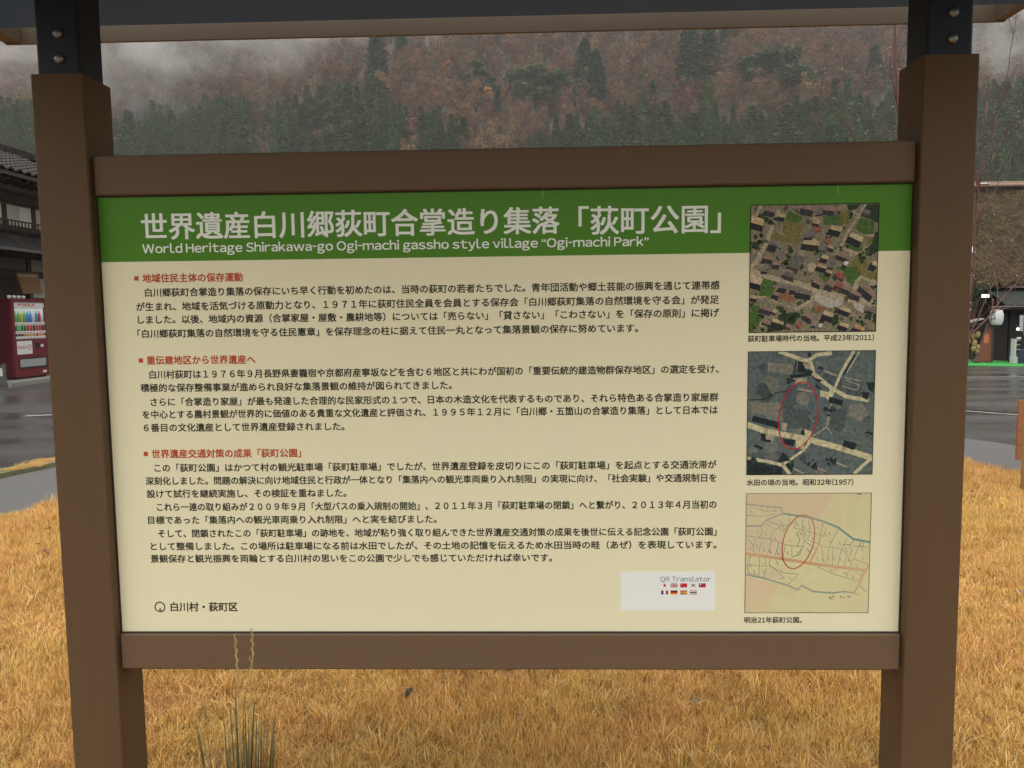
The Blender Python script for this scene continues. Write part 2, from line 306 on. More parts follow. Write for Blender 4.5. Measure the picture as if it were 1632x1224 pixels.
class Pic:
    def __init__(s, x0, x1, z0, z1): s.q = (x0, x1, z0, z1); s.v = []; s.f = []; s.c = []; s.n = 0
    def poly(s, P, c, lay=None):
        P = clip_poly([tuple(p) for p in P])
        if len(P) < 3: return
        x0, x1, z0, z1 = s.q; o = len(s.v); s.n += 1; l = lay if lay is not None else 1
        s.v += [(x0 + (x1 - x0) * u / 1000, -.00004 * l - s.n * 1e-7, z1 - (z1 - z0) * v / 1000) for u, v in P]; s.f.append(tuple(range(o, o + len(P)))); s.c.append(c)
    def line(s, P, w, c, lay=2):
        P = [Vector(p) for p in P]
        for a, b in zip(P, P[1:]):
            d = (b - a)
            if d.length < 1e-3: continue
            d.normalize(); n = Vector((-d.y, d.x)) * w / 2; e = d * w * .35
            s.poly([a - e + n, b + e + n, b + e - n, a - e - n], c, lay)
    def blob(s, x, y, r, c, lay=4):
        P = [(x + r * (1 + random.uniform(-.35, .25)) * math.cos(t * .524), y + r * (1 + random.uniform(-.35, .25)) * math.sin(t * .524)) for t in range(12)]; s.poly(P, c, lay)
    def ellipse(s, cx, cy, a, b, ang, w, c, lay=9):
        an = R(-ang); P = []
        for i in range(49):
            t = i * 2 * math.pi / 48; u, v = a * math.cos(t), b * math.sin(t); P.append((cx + u * math.cos(an) - v * math.sin(an), cy + u * math.sin(an) + v * math.cos(an)))
        s.line(P, w, c, lay)
    def frame(s, w, c):
        for P in ([(0, 0), (1000, 0), (1000, w), (0, w)], [(0, 1000 - w), (1000, 1000 - w), (1000, 1000), (0, 1000)], [(0, 0), (w, 0), (w, 1000), (0, 1000)], [(1000 - w, 0), (1000, 0), (1000, 1000), (1000 - w, 1000)]): s.poly(P, c, 10)
    def build(s, name, m):
        me = bpy.data.meshes.new(name); me.from_pydata(s.v, [], s.f); me.update()
        a = me.attributes.new('col', 'FLOAT_COLOR', 'FACE'); a.data.foreach_set('color', [q for c in s.c for q in (*c, 1)])
        me.materials.append(m); o = bpy.data.objects.new(name, me); COL.objects.link(o); o.parent = board; o.location = Vector((0, PY - .0008, 0)) - board.location; return o
def pairs(l): return [(l[i], l[i + 1]) for i in range(0, len(l), 2)]
def jit(c, a=.12): k = 1 + random.uniform(-a, a); return tuple(min(1, v * k * (1 + random.uniform(-a, a) * .3)) for v in c)
PIC1={"R":[["t",[13,75,108,116,100,163,3,134],[-3,42]],["p",[133,20,199,56,195,66,131,46],[-17,30]],["t",[230,65,278,78,270,104,217,93],[-15,25]],["p",[299,11,386,14,378,57,352,40],[0,6]],["p",[404,10,500,28,492,54,402,31],[-17,39]],["m",[163,277,234,300,216,326,159,304],[-25,44]],["m",[261,348,294,388,231,427,213,392],[-5,7]],["p",[121,373,191,405,183,435,108,412],[-17,35]],["p",[192,435,245,445,236,471,184,466],[-13,26]],["g",[349,380,433,416,382,510,303,480],[-17,9]],["m",[429,202,508,211,501,255,430,259],[-8,21]],["r",[486,180,510,176,510,216,491,202],[0,9]],["t",[418,280,512,281,512,321,414,306],[-13,40]],["m",[113,452,162,466,153,496,105,506],[-8,9]],["p",[576,11,669,30,658,60,570,48],[-12,31]],["m",[522,33,566,29,558,77,514,85],[-9,8]],["t",[488,102,541,120,537,159,489,146],[-2,17]],["r",[498,181,551,172,552,203,512,214],[0,4]],["t",[632,165,718,185,706,218,622,195],[-21,36]],["c",[794,223,881,259,871,303,775,254],[-26,39]],["g",[878,36,936,63,919,93,870,71],[-4,13]],["r",[597,265,637,278,615,309,584,291],[0,3]],["t",[487,259,545,295,536,325,488,303],[-4,39]],["g",[560,304,611,317,595,370,541,356],[-3,4]],["t",[615,318,655,331,651,353,612,339],[-3,21]],["p",[691,367,776,394,763,429,679,397],[-3,26]],["t",[573,392,622,410,609,431,560,418],[-13,26]],["m",[631,410,675,423,655,502,606,489],[-9,4]],["w",[744,442,773,455,756,486,731,468],[-13,26]],["t",[539,461,606,480,602,506,531,483],[-17,27]],["t",[963,444,998,458,995,493,954,475],[-31,31]],["c",[5,524,106,578,85,622,4,599],[0,40]],["t",[5,696,65,710,58,734,3,722],[0,22]],["g",[281,519,361,542,348,573,269,545],[-8,26]],["m",[230,604,301,625,297,660,239,646],[-22,26]],["m",[327,638,367,648,359,670,323,665],[-4,27]],["m",[367,661,429,666,430,697,363,683],[-3,39]],["m",[438,662,498,680,483,711,434,697],[-8,31]],["p",[192,681,231,685,227,712,188,698],[-9,26]],["p",[101,781,185,813,177,835,88,807],[-13,26]],["t",[194,808,227,822,208,848,185,835],[-4,9]],["p",[120,887,169,905,165,941,112,922],[-4,7]],["t",[186,883,275,916,267,938,182,912],[-8,40]],["p",[297,925,346,943,329,970,289,951],[-4,9]],["r",[385,908,425,936,400,966,373,939],[-4,6]],["p",[450,834,508,870,491,897,433,865],[-8,35]],["p",[509,906,540,911,525,950,496,945],[-4,13]],["r",[690,515,751,551,736,591,664,546],[-8,13]],["t",[611,510,646,528,638,543,600,527],[-13,22]],["p",[492,552,555,593,551,628,493,601],[-3,31]],["p",[626,598,670,616,658,651,609,624],[-26,31]],["r",[675,608,741,617,733,657,671,630],[-13,30]],["p",[741,617,799,653,787,680,733,657],[-13,27]],["p",[804,662,885,707,872,725,791,693],[-17,35]],["p",[883,615,991,696,965,726,870,641],[-26,39]],["t",[727,798,808,830,795,852,714,820],[-21,26]],["t",[595,827,667,855,658,886,582,858],[-12,36]],["t",[725,918,788,941,780,972,713,944],[-21,22]],["o",[837,939,913,974,905,998,826,968],[-26,27]],["m",[922,801,980,811,972,846,914,836],[-8,9]],["w",[553,929,584,938,576,964,549,960],[-2,2]],["g",[913,960,985,993,972,1001,914,998],[0,2]],["m",[88,495,154,509,141,522,97,517],[-5,13]]],"F":[["a",[291,50,410,101,389,145,274,122]],["b",[261,126,415,149,407,210,254,191]],["b",[258,191,394,210,391,267,254,226]],["b",[166,212,395,271,387,311,163,269]],["a",[567,98,703,82,766,144,766,162,573,164]],["b",[693,56,755,57,774,127,744,166,709,161]],["a",[857,110,969,146,958,242,883,237,815,197]],["b",[910,259,967,256,955,313,911,321]],["a",[761,315,876,325,872,369,797,368]],["b",[816,425,905,431,923,475,898,516,809,515,795,460]],["d",[912,10,1000,11,1004,164,924,124,862,101,878,45]],["d",[745,9,855,10,825,44,764,57]],["d",[970,225,1006,225,1005,375,909,409,894,365,951,313]],["a",[115,565,168,579,200,628,192,681,157,711,78,710,81,635,102,600]],["k",[279,669,355,731,347,762,263,743,227,712]],["a",[26,775,92,785,67,846,111,869,73,948,25,992,7,987,9,846]],["a",[536,531,629,563,617,594,586,606,563,575]],["a",[668,489,827,491,881,557,821,636,758,604,739,533]],["b",[818,490,915,500,890,557,846,548]],["b",[912,536,996,532,997,603,912,571]],["s",[508,663,627,682,757,719,736,772,688,815,630,810,519,760]],["s",[806,773,904,792,897,854,843,826]],["k",[515,786,621,814,560,849,511,831]],["d",[230,858,379,838,363,926,320,970,232,986,144,994,152,949,275,942,230,880]],["d",[632,885,706,860,704,931,660,957]]],"L":[[30.8,[216,51,182,116,162,199,133,286,94,364,56,434,4,494]],[22.0,[80,7,51,76]],[15.84,[890,14,848,88,793,175,750,240,725,301,708,327]],[13.2,[790,61,835,88]],[19.8,[735,350,797,372,842,390,886,373,903,338]],[8.8,[700,340,670,406]],[39.6,[4,507,110,548,225,584,375,613,519,667]],[26.4,[520,698,466,759,379,815]],[26.4,[873,570,838,605,817,662]],[17.6,[891,579,998,625]],[48.4,[495,671,761,737,997,784]],[7.04,[188,747,357,815]]],"B":[[116,81,39],[161,138,35],[84,285,44],[19,319,26],[313,345,17],[301,406,26],[276,454,26],[773,83,22],[732,196,13],[761,337,22],[912,374,30],[869,421,30],[708,340,17],[636,248,22],[533,378,26],[256,836,44],[393,855,30],[345,881,30],[161,963,26],[102,860,22],[33,956,17],[868,924,22],[942,885,30],[684,824,22],[899,938,17],[984,775,17],[972,647,22]]}
PIC2={"L":[["c",30.6,[254,6,417,68,487,84,519,182,601,254,673,306,775,368,946,400]],["c",30.6,[487,69,536,34,646,20]],["c",40.8,[673,306,644,378]],["c",22.44,[826,11,740,163,683,306]],["c",8.16,[871,12,780,174]],["c",46.92,[5,590,153,643,357,686,510,718,765,791,988,865]],["c",26.52,[8,862,157,888,290,920,342,988]],["c",20.4,[290,915,451,800,510,718]],["e",10.2,[660,429,629,614,530,681]],["e",7.140000000000001,[629,614,671,666]],["e",7.140000000000001,[771,235,878,277,864,318,743,286]],["e",7.140000000000001,[761,214,892,246]],["e",12.24,[599,162,700,199]],["e",12.24,[696,895,798,937]],["e",10.2,[535,936,627,973]],["e",10.2,[362,941,454,988]],["d",8.16,[17,389,139,384,230,333,351,314]],["d",10.2,[377,88,368,180]],["d",12.24,[837,42,750,194]],["e",14.280000000000001,[401,304,502,325]],["e",5.1,[486,521,527,562]],["c",26.52,[860,989,988,865]]],"P":[["e",[359,211,470,222,461,263,370,257]],["e",[427,99,498,110,488,141,418,140]],["c",[572,315,643,336,634,377,573,367]],["l",[160,86,357,109,348,191,156,158]],["l",[806,430,907,431,959,513,890,575,808,523]],["l",[18,404,271,416,253,519,39,497]],["l",[382,355,493,376,474,438,393,417]],["e",[274,571,325,582,306,644,275,633]],["c",[448,634,509,645,510,707,469,697]],["c",[388,717,460,728,451,790,390,779]],["e",[154,664,225,675,206,727,144,706]],["d",[50,518,264,571,255,623,35,559]],["d",[644,367,755,399,746,445,640,413]],["d",[932,257,997,257,989,339,954,318]],["d",[773,719,875,750,846,802,759,770]],["d",[113,664,143,664,154,711,195,716,185,737,109,716]],["d",[68,747,135,778,125,794,58,768]],["d",[287,706,383,717,369,769,297,748]],["d",[397,78,427,89,458,151,509,156,509,182,388,170]],["d",[328,190,499,173,500,197,339,221]],["d",[288,810,351,884,249,894]],["d",[311,915,382,905,363,978]],["d",[14,893,280,936,292,999,5,998]],["d",[500,212,591,234,561,254]],["d",[904,328,954,339,946,400,905,379]],["m",[280,344,371,334,363,458,505,480,508,624,285,623]],["m",[753,296,903,277,885,369,774,358]],["m",[667,481,787,461,771,626,660,625]],["d",[504,936,554,895,566,968]],["d",[656,895,716,864,707,926]],["d",[428,645,453,629,459,676,428,670]]],"E":[402,520,149,272,-9]}
PIC3={"L":[["v",17,[297,170,512,203,625,237,739,285,864,383,992,408]],["w",10,[3,92,285,125,291,172,164,225,124,273,6,272]],["w",9,[6,679,141,706,349,771,427,808,457,771,556,823,711,834,793,823,881,834]],["o",24,[9,502,293,545,582,594,958,642]],["o",13,[620,237,589,428,525,567]],["o",13,[993,600,881,836]]],"K":[[7,352,115,368,208,384,322,427,435,444,476,449],[124,273,135,320,105,374],[164,225,247,257,350,268,390,236],[74,373,65,486],[136,379,107,491],[213,385,179,502],[270,406,241,513],[322,427,303,524],[373,438,375,534],[197,374,237,299,298,268,309,321],[391,289,473,311,546,332],[400,226,391,289],[456,215,453,311,475,396],[502,226,514,279,515,343,495,385,568,417],[546,332,618,354],[475,396,436,513,395,524],[475,396,569,471],[568,417,651,450,712,450,774,471,826,514],[647,290,618,375],[739,301,671,450,654,583],[813,375,764,492,747,599],[869,392,835,439,856,471,828,567],[926,408,897,471,869,557],[865,439,988,450],[946,408,938,482],[868,546,993,594],[610,449,633,578],[702,450,700,599],[816,514,793,610],[858,557,845,626],[15,544,45,518,200,534,191,598,305,663,429,674,354,760],[117,523,110,695],[159,534,171,620,151,706],[201,598,316,706,275,717],[45,523,15,598,77,598,139,609],[15,598,27,663,99,684],[582,610,707,674,821,707,914,734,953,653],[737,621,717,664],[830,642,821,701],[892,653,934,685],[10,182,123,193,245,172],[39,113,163,151,286,146],[173,119,163,156],[348,167,349,247,299,321],[412,321,434,385,415,449],[23,373,65,438,24,469],[783,429,845,429],[917,847,876,836],[926,771,979,825],[375,534,416,513,446,470]],"M":[35,145,122,129,230,146,272,233,175,262,268,284,319,305,411,257,462,279,509,279,94,331,156,336,233,376,357,396,407,342,433,332,474,343,536,380,575,290,633,343,663,333,675,407,752,418,44,416,90,438,142,470,194,486,256,497,333,497,415,492,805,471,916,434,576,545,622,556,668,546,709,546,766,557,828,557,940,541,890,605,213,666,290,641,358,706,68,652,140,652,36,598,139,593,252,577,497,471,686,642,800,669,862,696],"P":[["s",[0,0,701,1,574,237,297,172,285,125,3,92]],["s",[-2,695,276,760,176,944,0,1000]],["u",[6,277,307,183,311,427,303,524,9,496]],["u",[161,663,201,598,316,706,162,711]]],"E":[424,404,121,228,-14]}

sand = (.42, .36, .24)
p1 = Pic(.5657, .8518, 1.3482, 1.6354); p1.poly([(0, 0), (1000, 0), (1000, 1000), (0, 1000)], (.23, .21, .135), 0)
for i in range(70): p1.blob(random.uniform(0, 1000), random.uniform(0, 1000), random.uniform(15, 45), jit(random.choice([(.10, .12, .06), (.36, .31, .21), (.20, .17, .12), (.30, .24, .17)]), .2), 1)
FC = {'a': (.075, .145, .035), 'b': (.19, .17, .055), 'd': (.035, .055, .03), 'k': (.27, .13, .07), 's': (.46, .43, .35)}
for i in range(60): p1.blob(random.uniform(0, 1000), random.uniform(0, 1000), random.uniform(8, 24), jit(random.choice([(.05, .075, .035), (.03, .045, .028), (.10, .09, .06)]), .2), 1.2)
for c, P in PIC1['F']: p1.poly(pairs(P), FC[c], 2)
for wd, P in PIC1['L']: p1.line(pairs(P), wd, sand, 3)
for x, y, r in PIC1['B']:
    for k in range(7): p1.blob(x + random.gauss(0, r * .55), y + random.gauss(0, r * .55), r * random.uniform(.3, .6), jit(random.choice([(.018, .03, .02), (.035, .06, .025), (.06, .09, .035)]), .25), 4 + k * .1)
RC = {'t': ((.52, .42, .24), (.03, .03, .032)), 'p': ((.32, .215, .17), (.045, .042, .045)), 'm': ((.20, .18, .165), (.035, .035, .04)), 'g': ((.15, .15, .13), (.06, .06, .055)), 'r': ((.34, .12, .085), (.10, .05, .045)), 'c': ((.55, .47, .30), (.025, .027, .03)), 'o': ((.50, .28, .15), (.03, .03, .03)), 'w': ((.62, .64, .60), (.03, .04, .03))}
for c, P, d in PIC1['R']:
    P = pairs(P); lt, dk = RC[c]
    p1.poly([(P[3][0] - 8, P[3][1]), (P[2][0], P[2][1]), (P[2][0] + d[0] * .9, P[2][1] + d[1] + 8), (P[3][0] + d[0] - 8, P[3][1] + d[1] + 6)], jit(dk), 5)
    p1.poly([P[0], P[1], P[2], P[3]], jit(lt, .1), 6)
    for t in (.33, .66):
        a = [P[0][i] * (1 - t) + P[3][i] * t for i in (0, 1)]; b = [P[1][i] * (1 - t) + P[2][i] * t for i in (0, 1)]
        p1.line([a, b], 2.5, tuple(v * .85 for v in lt), 7)
for i in range(26): # parked cars beside the lot
    x, y = random.choice([(540, 390), (530, 430), (590, 560), (600, 590), (470, 530), (30, 370), (60, 380), (50, 460), (200, 640), (190, 630), (480, 580)]); x += random.uniform(-14, 14); y += random.uniform(-18, 18)
    p1.poly([(x, y), (x + 10, y + 3), (x + 7, y + 11), (x - 3, y + 8)], random.choice([(.6, .62, .6), (.5, .5, .5), (.4, .06, .06), (.05, .05, .05)]), 8)
p1.frame(6, (.015, .012, .01))
ph = p1.build('aerial_photograph', print_mat('print_aerial', mott=.6, scale=150)); ph['label'] = 'colour aerial photograph of village roofs, topmost of the three printed pictures'
text_obj('caption_lettering', '荻町駐車場時代の当地。平成23年(2011)', .5644, .8483, 1.3350, ink, ph, bold=.0006, y=PY, res=2, lat=.95)
p2 = Pic(.5648, .8530, 1.0197, 1.3061); p2.poly([(0, 0), (1000, 0), (1000, 1000), (0, 1000)], (.115, .145, .14), 0)
CC = {'c': (.56, .52, .32), 'e': (.36, .33, .23), 'l': (.21, .205, .165), 'd': (.022, .032, .035), 'm': (.085, .105, .105)}
for i in range(60): p2.blob(random.uniform(0, 1000), random.uniform(0, 1000), random.uniform(25, 80), jit(random.choice([(.095, .13, .125), (.13, .155, .14), (.075, .10, .10), (.17, .18, .15)]), .12), 1)
for i in range(26):
    x, y = random.uniform(0, 1000), random.uniform(0, 1000); a = random.choice([.2, 1.75]) + random.uniform(-.15, .15); l = random.uniform(60, 160)
    p2.line([(x, y), (x + l * math.cos(a), y + l * math.sin(a))], 4, (.17, .18, .165), 2)
for c, P in PIC2['P']:
    if c in 'lm': p2.poly(pairs(P), CC[c], 2.5)
for c, wd, P in PIC2['L']: p2.line(pairs(P), wd, CC[c], 3)
for c, P in PIC2['P']:
    if c not in 'lm': p2.poly(pairs(P), CC[c], 4)
for x, y, r in ((70, 900, 60), (210, 950, 50), (920, 360, 30), (570, 140, 35), (640, 890, 40), (510, 900, 35), (660, 480, 40), (480, 30, 25), (560, 290, 30), (350, 230, 40), (830, 760, 30), (960, 660, 30)):
    for k in range(6): p2.blob(x + random.gauss(0, r * .5), y + random.gauss(0, r * .4), r * random.uniform(.25, .5), jit((.03, .042, .042), .3), 5 + k * .1)
e = PIC2['E']; p2.ellipse(e[0], e[1], e[2], e[3], e[4], 9, (.50, .02, .04)); p2.frame(5, (.04, .03, .02))
ph = p2.build('aerial_photograph', print_mat('print_old_aerial', mott=.5, scale=110)); ph['label'] = 'blue-grey old aerial photograph with a red oval, middle of the three printed pictures'
text_obj('caption_lettering', '水田の頃の当地。昭和32年(1957)', .5662, .8104, 1.0021, ink, ph, bold=.0006, y=PY, res=2, lat=.95)
p3 = Pic(.5653, .8527, .6910, .9770); p3.poly([(0, 0), (1000, 0), (1000, 1000), (0, 1000)], (.68, .65, .37), 0)
T3 = {'s': (.70, .58, .36), 'u': (.66, .58, .37)}; V3 = {'v': (.14, .30, .27), 'w': (.25, .33, .31), 'o': (.60, .36, .18)}
for c, P in PIC3['P']: p3.poly(pairs(P), T3[c], 1)
for P in PIC3['K']: p3.line(pairs(P), 4, (.16, .16, .14), 2)
for c, wd, P in PIC3['L']:
    p3.line(pairs(P), wd, V3[c], 3)
    if c == 'w': p3.line([(a, b - 7) for a, b in pairs(P)], 2.5, (.2, .22, .22), 3.5)
for x, y in pairs(PIC3['M']):
    for k in range(4): p3.line([(x + k * 4 - 4, y + k * 8 - 12), (x + k * 4 + 2 + random.uniform(-4, 4), y + k * 8 - 9)], random.uniform(2.5, 5), (.12, .12, .10), 4)
for x, y in ((690, 870), (700, 880), (712, 862), (775, 865), (790, 872), (835, 860), (845, 868), (890, 8), (905, 14)):
    for k in range(4): p3.line([(x + random.uniform(-9, 9), y + random.uniform(-9, 9)), (x + random.uniform(-9, 9), y + random.uniform(-9, 9))], 4, (.08, .08, .07), 4)
e = PIC3['E']; p3.ellipse(e[0], e[1], e[2], e[3], e[4], 8, (.50, .03, .03)); p3.frame(5, (.12, .09, .05))
ph = p3.build('map_print', print_mat('print_map', mott=.06, scale=30, blend=((.66, .55, .34), 9, .45))); ph['label'] = 'old hand-drawn field map with an orange road and a red oval'
text_obj('caption_lettering', '明治21年荻町公図。', .5649, .6994, .6737, ink, ph, bold=.0006, y=PY, res=2, lat=.95)
# --- translation sticker
st = MB().box(0, .2217, 0, .0003, 0, .0945).build('translation_sticker', mat('white_sticker', (.84, .88, .84), .5, spec=.15)); st.location = Vector((.2745, PY - .0007, .6966)) - board.location; st.parent = board
text_obj('sticker_lettering', 'QR Translator', .3675, .4862, .7722, blue, st, y=PY - .0007, res=4, lat=1.0)
FL = {'R': (.55, .03, .04), 'W': (.84, .88, .84), 'B': (.04, .06, .20), 'K': (.02, .02, .02), 'Y': (.72, .42, .05), 'O': (.70, .30, .04), 'D': (.40, .06, .04), 'b': (.07, .07, .10)}
def flag(x, z, draws, label):
    m = MB(); me = None; vs = []; fs = []; cs = []
    for lay, (c, P) in enumerate(draws):
        o = len(vs); vs += [(x + u * .0163, -.00006 * (lay + 1), z - v * .0098) for u, v in P]; fs.append(tuple(range(o, o + len(P)))); cs.append(FL[c])
    me = bpy.data.meshes.new('flag'); me.from_pydata(vs, [], fs); a = me.attributes.new('col', 'FLOAT_COLOR', 'FACE'); a.data.foreach_set('color', [q for c in cs for q in (*c, 1)])
    me.materials.append(MATS.get('flag_print') or MATS.setdefault('flag_print', print_mat('flag_print', mott=0)))
    f = bpy.data.objects.new('flag', me); COL.objects.link(f); f.parent = st; f['label'] = label; f.location = Vector((0, PY - .0007, 0)) - Vector(board.location) - Vector(st.location)
def rc(a, b, c, d): return [(a, b), (c, b), (c, d), (a, d)]
def disc(cx, cy, r, n=14): return [(cx + r * math.cos(i * 6.2832 / n), cy + r * 1.66 * math.sin(i * 6.2832 / n)) for i in range(n)]
fx = [.3685, .3905, .4125, .4350, .4590][0:5]; z1, z2 = .7625, .7455
flag(.3700, z1, [('W', rc(0, 0, 1, 1)), ('R', disc(.5, .5, .2))], 'white flag with a red disc')
flag(.3920, z1, [('B', rc(0, 0, 1, 1)), ('W', [(0, 0), (.15, 0), (1, .85), (1, 1), (.85, 1), (0, .15)]), ('W', [(1, 0), (.85, 0), (0, .85), (0, 1), (.15, 1), (1, .15)]), ('R', [(0, 0), (.07, 0), (1, .93), (1, 1), (.93, 1), (0, .07)]), ('R', [(1, 0), (.93, 0), (0, .93), (0, 1), (.07, 1), (1, .07)]), ('W', rc(0, .33, 1, .67)), ('W', rc(.4, 0, .6, 1)), ('R', rc(0, .4, 1, .6)), ('R', rc(.44, 0, .56, 1))], 'red, white and blue crossed flag')
flag(.4145, z1, [('R', rc(0, 0, 1, 1)), ('Y', disc(.18, .28, .08, 5))], 'red flag with a yellow star')
flag(.4370, z1, [('W', rc(0, 0, 1, 1)), ('R', disc(.5, .45, .17)), ('B', disc(.5, .58, .13)), ('K', rc(.14, .16, .28, .3)), ('K', rc(.72, .16, .86, .3)), ('K', rc(.14, .7, .28, .84)), ('K', rc(.72, .7, .86, .84))], 'white flag with a red and blue disc and black bars')
flag(.4580, z1, [('R', rc(0, 0, 1, 1)), ('B', rc(0, 0, .5, .5)), ('W', disc(.25, .25, .1))], 'red flag with a blue corner')
flag(.3700, z2, [('B', rc(0, 0, .33, 1)), ('W', rc(.33, 0, .67, 1)), ('R', rc(.67, 0, 1, 1))], 'blue, white and red upright striped flag')
flag(.3920, z2, [('K', rc(0, 0, 1, .33)), ('R', rc(0, .33, 1, .67)), ('Y', rc(0, .67, 1, 1))], 'black, red and gold striped flag')
flag(.4145, z2, [('D', rc(0, 0, 1, .25)), ('Y', rc(0, .25, 1, .75)), ('D', rc(0, .75, 1, 1)), ('D', disc(.33, .5, .1, 8))], 'red and yellow striped flag with a crest')
flag(.4370, z2, [('R', rc(0, 0, 1, .16)), ('W', rc(0, .16, 1, .33)), ('b', rc(0, .33, 1, .67)), ('W', rc(0, .67, 1, .84)), ('R', rc(0, .84, 1, 1))], 'red, white and dark striped flag')

# --- roof of the board
rf = MB()
fas = mat('brown_fascia', (.115, .083, .054), .7, (.135, .10, .066), 6, .7)
sof = mat('navy_soffit', (.010, .085, .38), .6, (.013, .10, .43), 5, .8)
ZR = 2.205
def roofpart(n, f, m_):
    m = MB(); f(m); return m.build(n, m_, board)
roofpart('soffit', lambda m: m.box(-1.36, 1.34, -.88, .28, 2.147, 2.20), sof)  # front overhang, out of view, stretched forward to deepen shade on upper panel
fb = roofpart('fascia_board', lambda m: m.box(-1.395, 1.352, .452, .464, 2.166, 2.26), fas)
roofpart('fascia_board', lambda m: m.box(-1.395, 1.352, -.91, -.882, 2.16, 2.26), fas)
roofpart('barge_board', lambda m: m.box(1.327, 1.352, .282, .450, 2.168, 2.24), fas)
roofpart('barge_board', lambda m: m.box(-1.395, -1.347, .282, .450, 2.168, 2.24), fas)
for sg in (-1, 1):
    yc = -.21
    M = [(yc, 2.45), (yc + sg * (.56 if sg > 0 else .76), 2.27), (yc + sg * (.56 if sg > 0 else .76), 2.262), (yc, 2.435)]
    roofpart('roof_slope', lambda m: m.prism(M, 'x', -1.42, 1.38), steel)
roofpart('ridge_cap', lambda m: m.prism([(-.27, 2.44), (-.15, 2.44), (-.21, 2.475)], 'x', -1.43, 1.39), steel)
# ------------------------------------------------------------------ ground
def ground_mesh():
    xs = sorted(set([-900, -600, -400, -250, -150, -100, -70] + [round(-50 + i * 2.0, 2) for i in range(51)] + [70, 100, 150, 250, 400, 600, 900]))
    ys = sorted(set([-300, -120, -50, -20, -10] + [round(-6 + i * 1.0, 2) for i in range(46)] + [45, 55, 70, 90, 120, 160, 200, 240, 300, 420, 600, 900]))
    V = [(x, y, GZ(x, y)) for y in ys for x in xs]; n = len(xs)
    F = [(j * n + i, j * n + i + 1, (j + 1) * n + i + 1, (j + 1) * n + i) for j in range(len(ys) - 1) for i in range(n - 1)]
    m = MB(); m.v = V; m.f = F; return m
def wet_mat():
    m = bpy.data.materials.new('wet_asphalt'); m.use_nodes = True; n = m.node_tree; L = n.links.new; b = n.nodes['Principled BSDF']
    tc = n.nodes.new('ShaderNodeTexCoord')
    nz = n.nodes.new('ShaderNodeTexNoise'); nz.inputs['Scale'].default_value = 55; nz.inputs['Detail'].default_value = 6; L(tc.outputs['Object'], nz.inputs['Vector'])
    rp = n.nodes.new('ShaderNodeValToRGB'); rp.color_ramp.elements[0].position = .35; rp.color_ramp.elements[1].position = .7; rp.color_ramp.elements[0].color = (.026, .025, .024, 1); rp.color_ramp.elements[1].color = (.080, .074, .067, 1); L(nz.outputs[0], rp.inputs[0]); L(rp.outputs[0], b.inputs['Base Color'])
    mp = n.nodes.new('ShaderNodeMapping'); mp.inputs['Scale'].default_value = (.35, 1.1, 1); mp.inputs['Rotation'].default_value = (0, 0, R(12)); L(tc.outputs['Object'], mp.inputs[0])
    n2 = n.nodes.new('ShaderNodeTexNoise'); n2.inputs['Scale'].default_value = .8; n2.inputs['Detail'].default_value = 6; L(mp.outputs[0], n2.inputs['Vector'])
    r2 = n.nodes.new('ShaderNodeMapRange'); r2.inputs['From Min'].default_value = .38; r2.inputs['From Max'].default_value = .62; r2.inputs['To Min'].default_value = .14; r2.inputs['To Max'].default_value = .48; L(n2.outputs[0], r2.inputs[0]); L(r2.outputs[0], b.inputs['Roughness'])
    bp = n.nodes.new('ShaderNodeBump'); bp.inputs['Strength'].default_value = .35; bp.inputs['Distance'].default_value = .006; L(nz.outputs[0], bp.inputs['Height']); L(bp.outputs[0], b.inputs['Normal'])
    b.inputs['Specular IOR Level'].default_value = .5
    return m
g = ground_mesh().build('asphalt_road', wet_mat()); tag(g, 'wet dark asphalt of the street behind the lawn', kind='structure')

field_m = mat('winter_field', (.11, .085, .04), .9, (.16, .13, .06), .4, .5, bump=.5, bscale=12, c3=(.07, .08, .03), s3=.05)
mb = MB()
for x0, x1, y0, y1 in ((-900, -24, -250, 220), (36, 900, -250, 220), (-24, 36, 38, 220)):
    nx_, ny_ = max(1, int((x1 - x0) / 20)), max(1, int((y1 - y0) / 10))
    for i in range(nx_):
        for j in range(ny_):
            a, b, c, d = x0 + (x1 - x0) * i / nx_, x0 + (x1 - x0) * (i + 1) / nx_, y0 + (y1 - y0) * j / ny_, y0 + (y1 - y0) * (j + 1) / ny_; q = len(mb.v)
            mb.v += [(u, v, GZ(u, v) + .03) for u, v in ((a, c), (b, c), (b, d), (a, d))]; mb.f.append((q, q + 1, q + 2, q + 3))
tag(mb.build('fields', field_m), 'dull winter fields of the valley floor beyond the street', kind='structure')
def catmull(P, n=8, closed=True):
    out = []; N = len(P)
    for i in range(N if closed else N - 1):
        p = [Vector((*P[(i + k) % N], 0)) if closed else Vector((*P[min(max(i + k, 0), N - 1)], 0)) for k in (-1, 0, 1, 2)]
        for t in range(n):
            t /= n; q = .5 * ((2 * p[1]) + (-p[0] + p[2]) * t + (2 * p[0] - 5 * p[1] + 4 * p[2] - p[3]) * t * t + (-p[0] + 3 * p[1] - 3 * p[2] + p[3]) * t ** 3); out.append((q.x, q.y))
    return out
LAWN = catmull([(-3.74, 2.4), (-3.60, 3.45), (-3.42, 4.41), (-3.05, 5.5), (-2.3, 6.7), (-1.1, 7.5), (.4, 7.8), (1.9, 7.5), (3.1, 6.7), (3.72, 5.8), (3.92, 5.1), (3.98, 4.4), (4.02, 3.5), (4.05, 2), (4.0, -2), (2.2, -5), (-2, -5), (-3.9, -3), (-3.95, 0)])
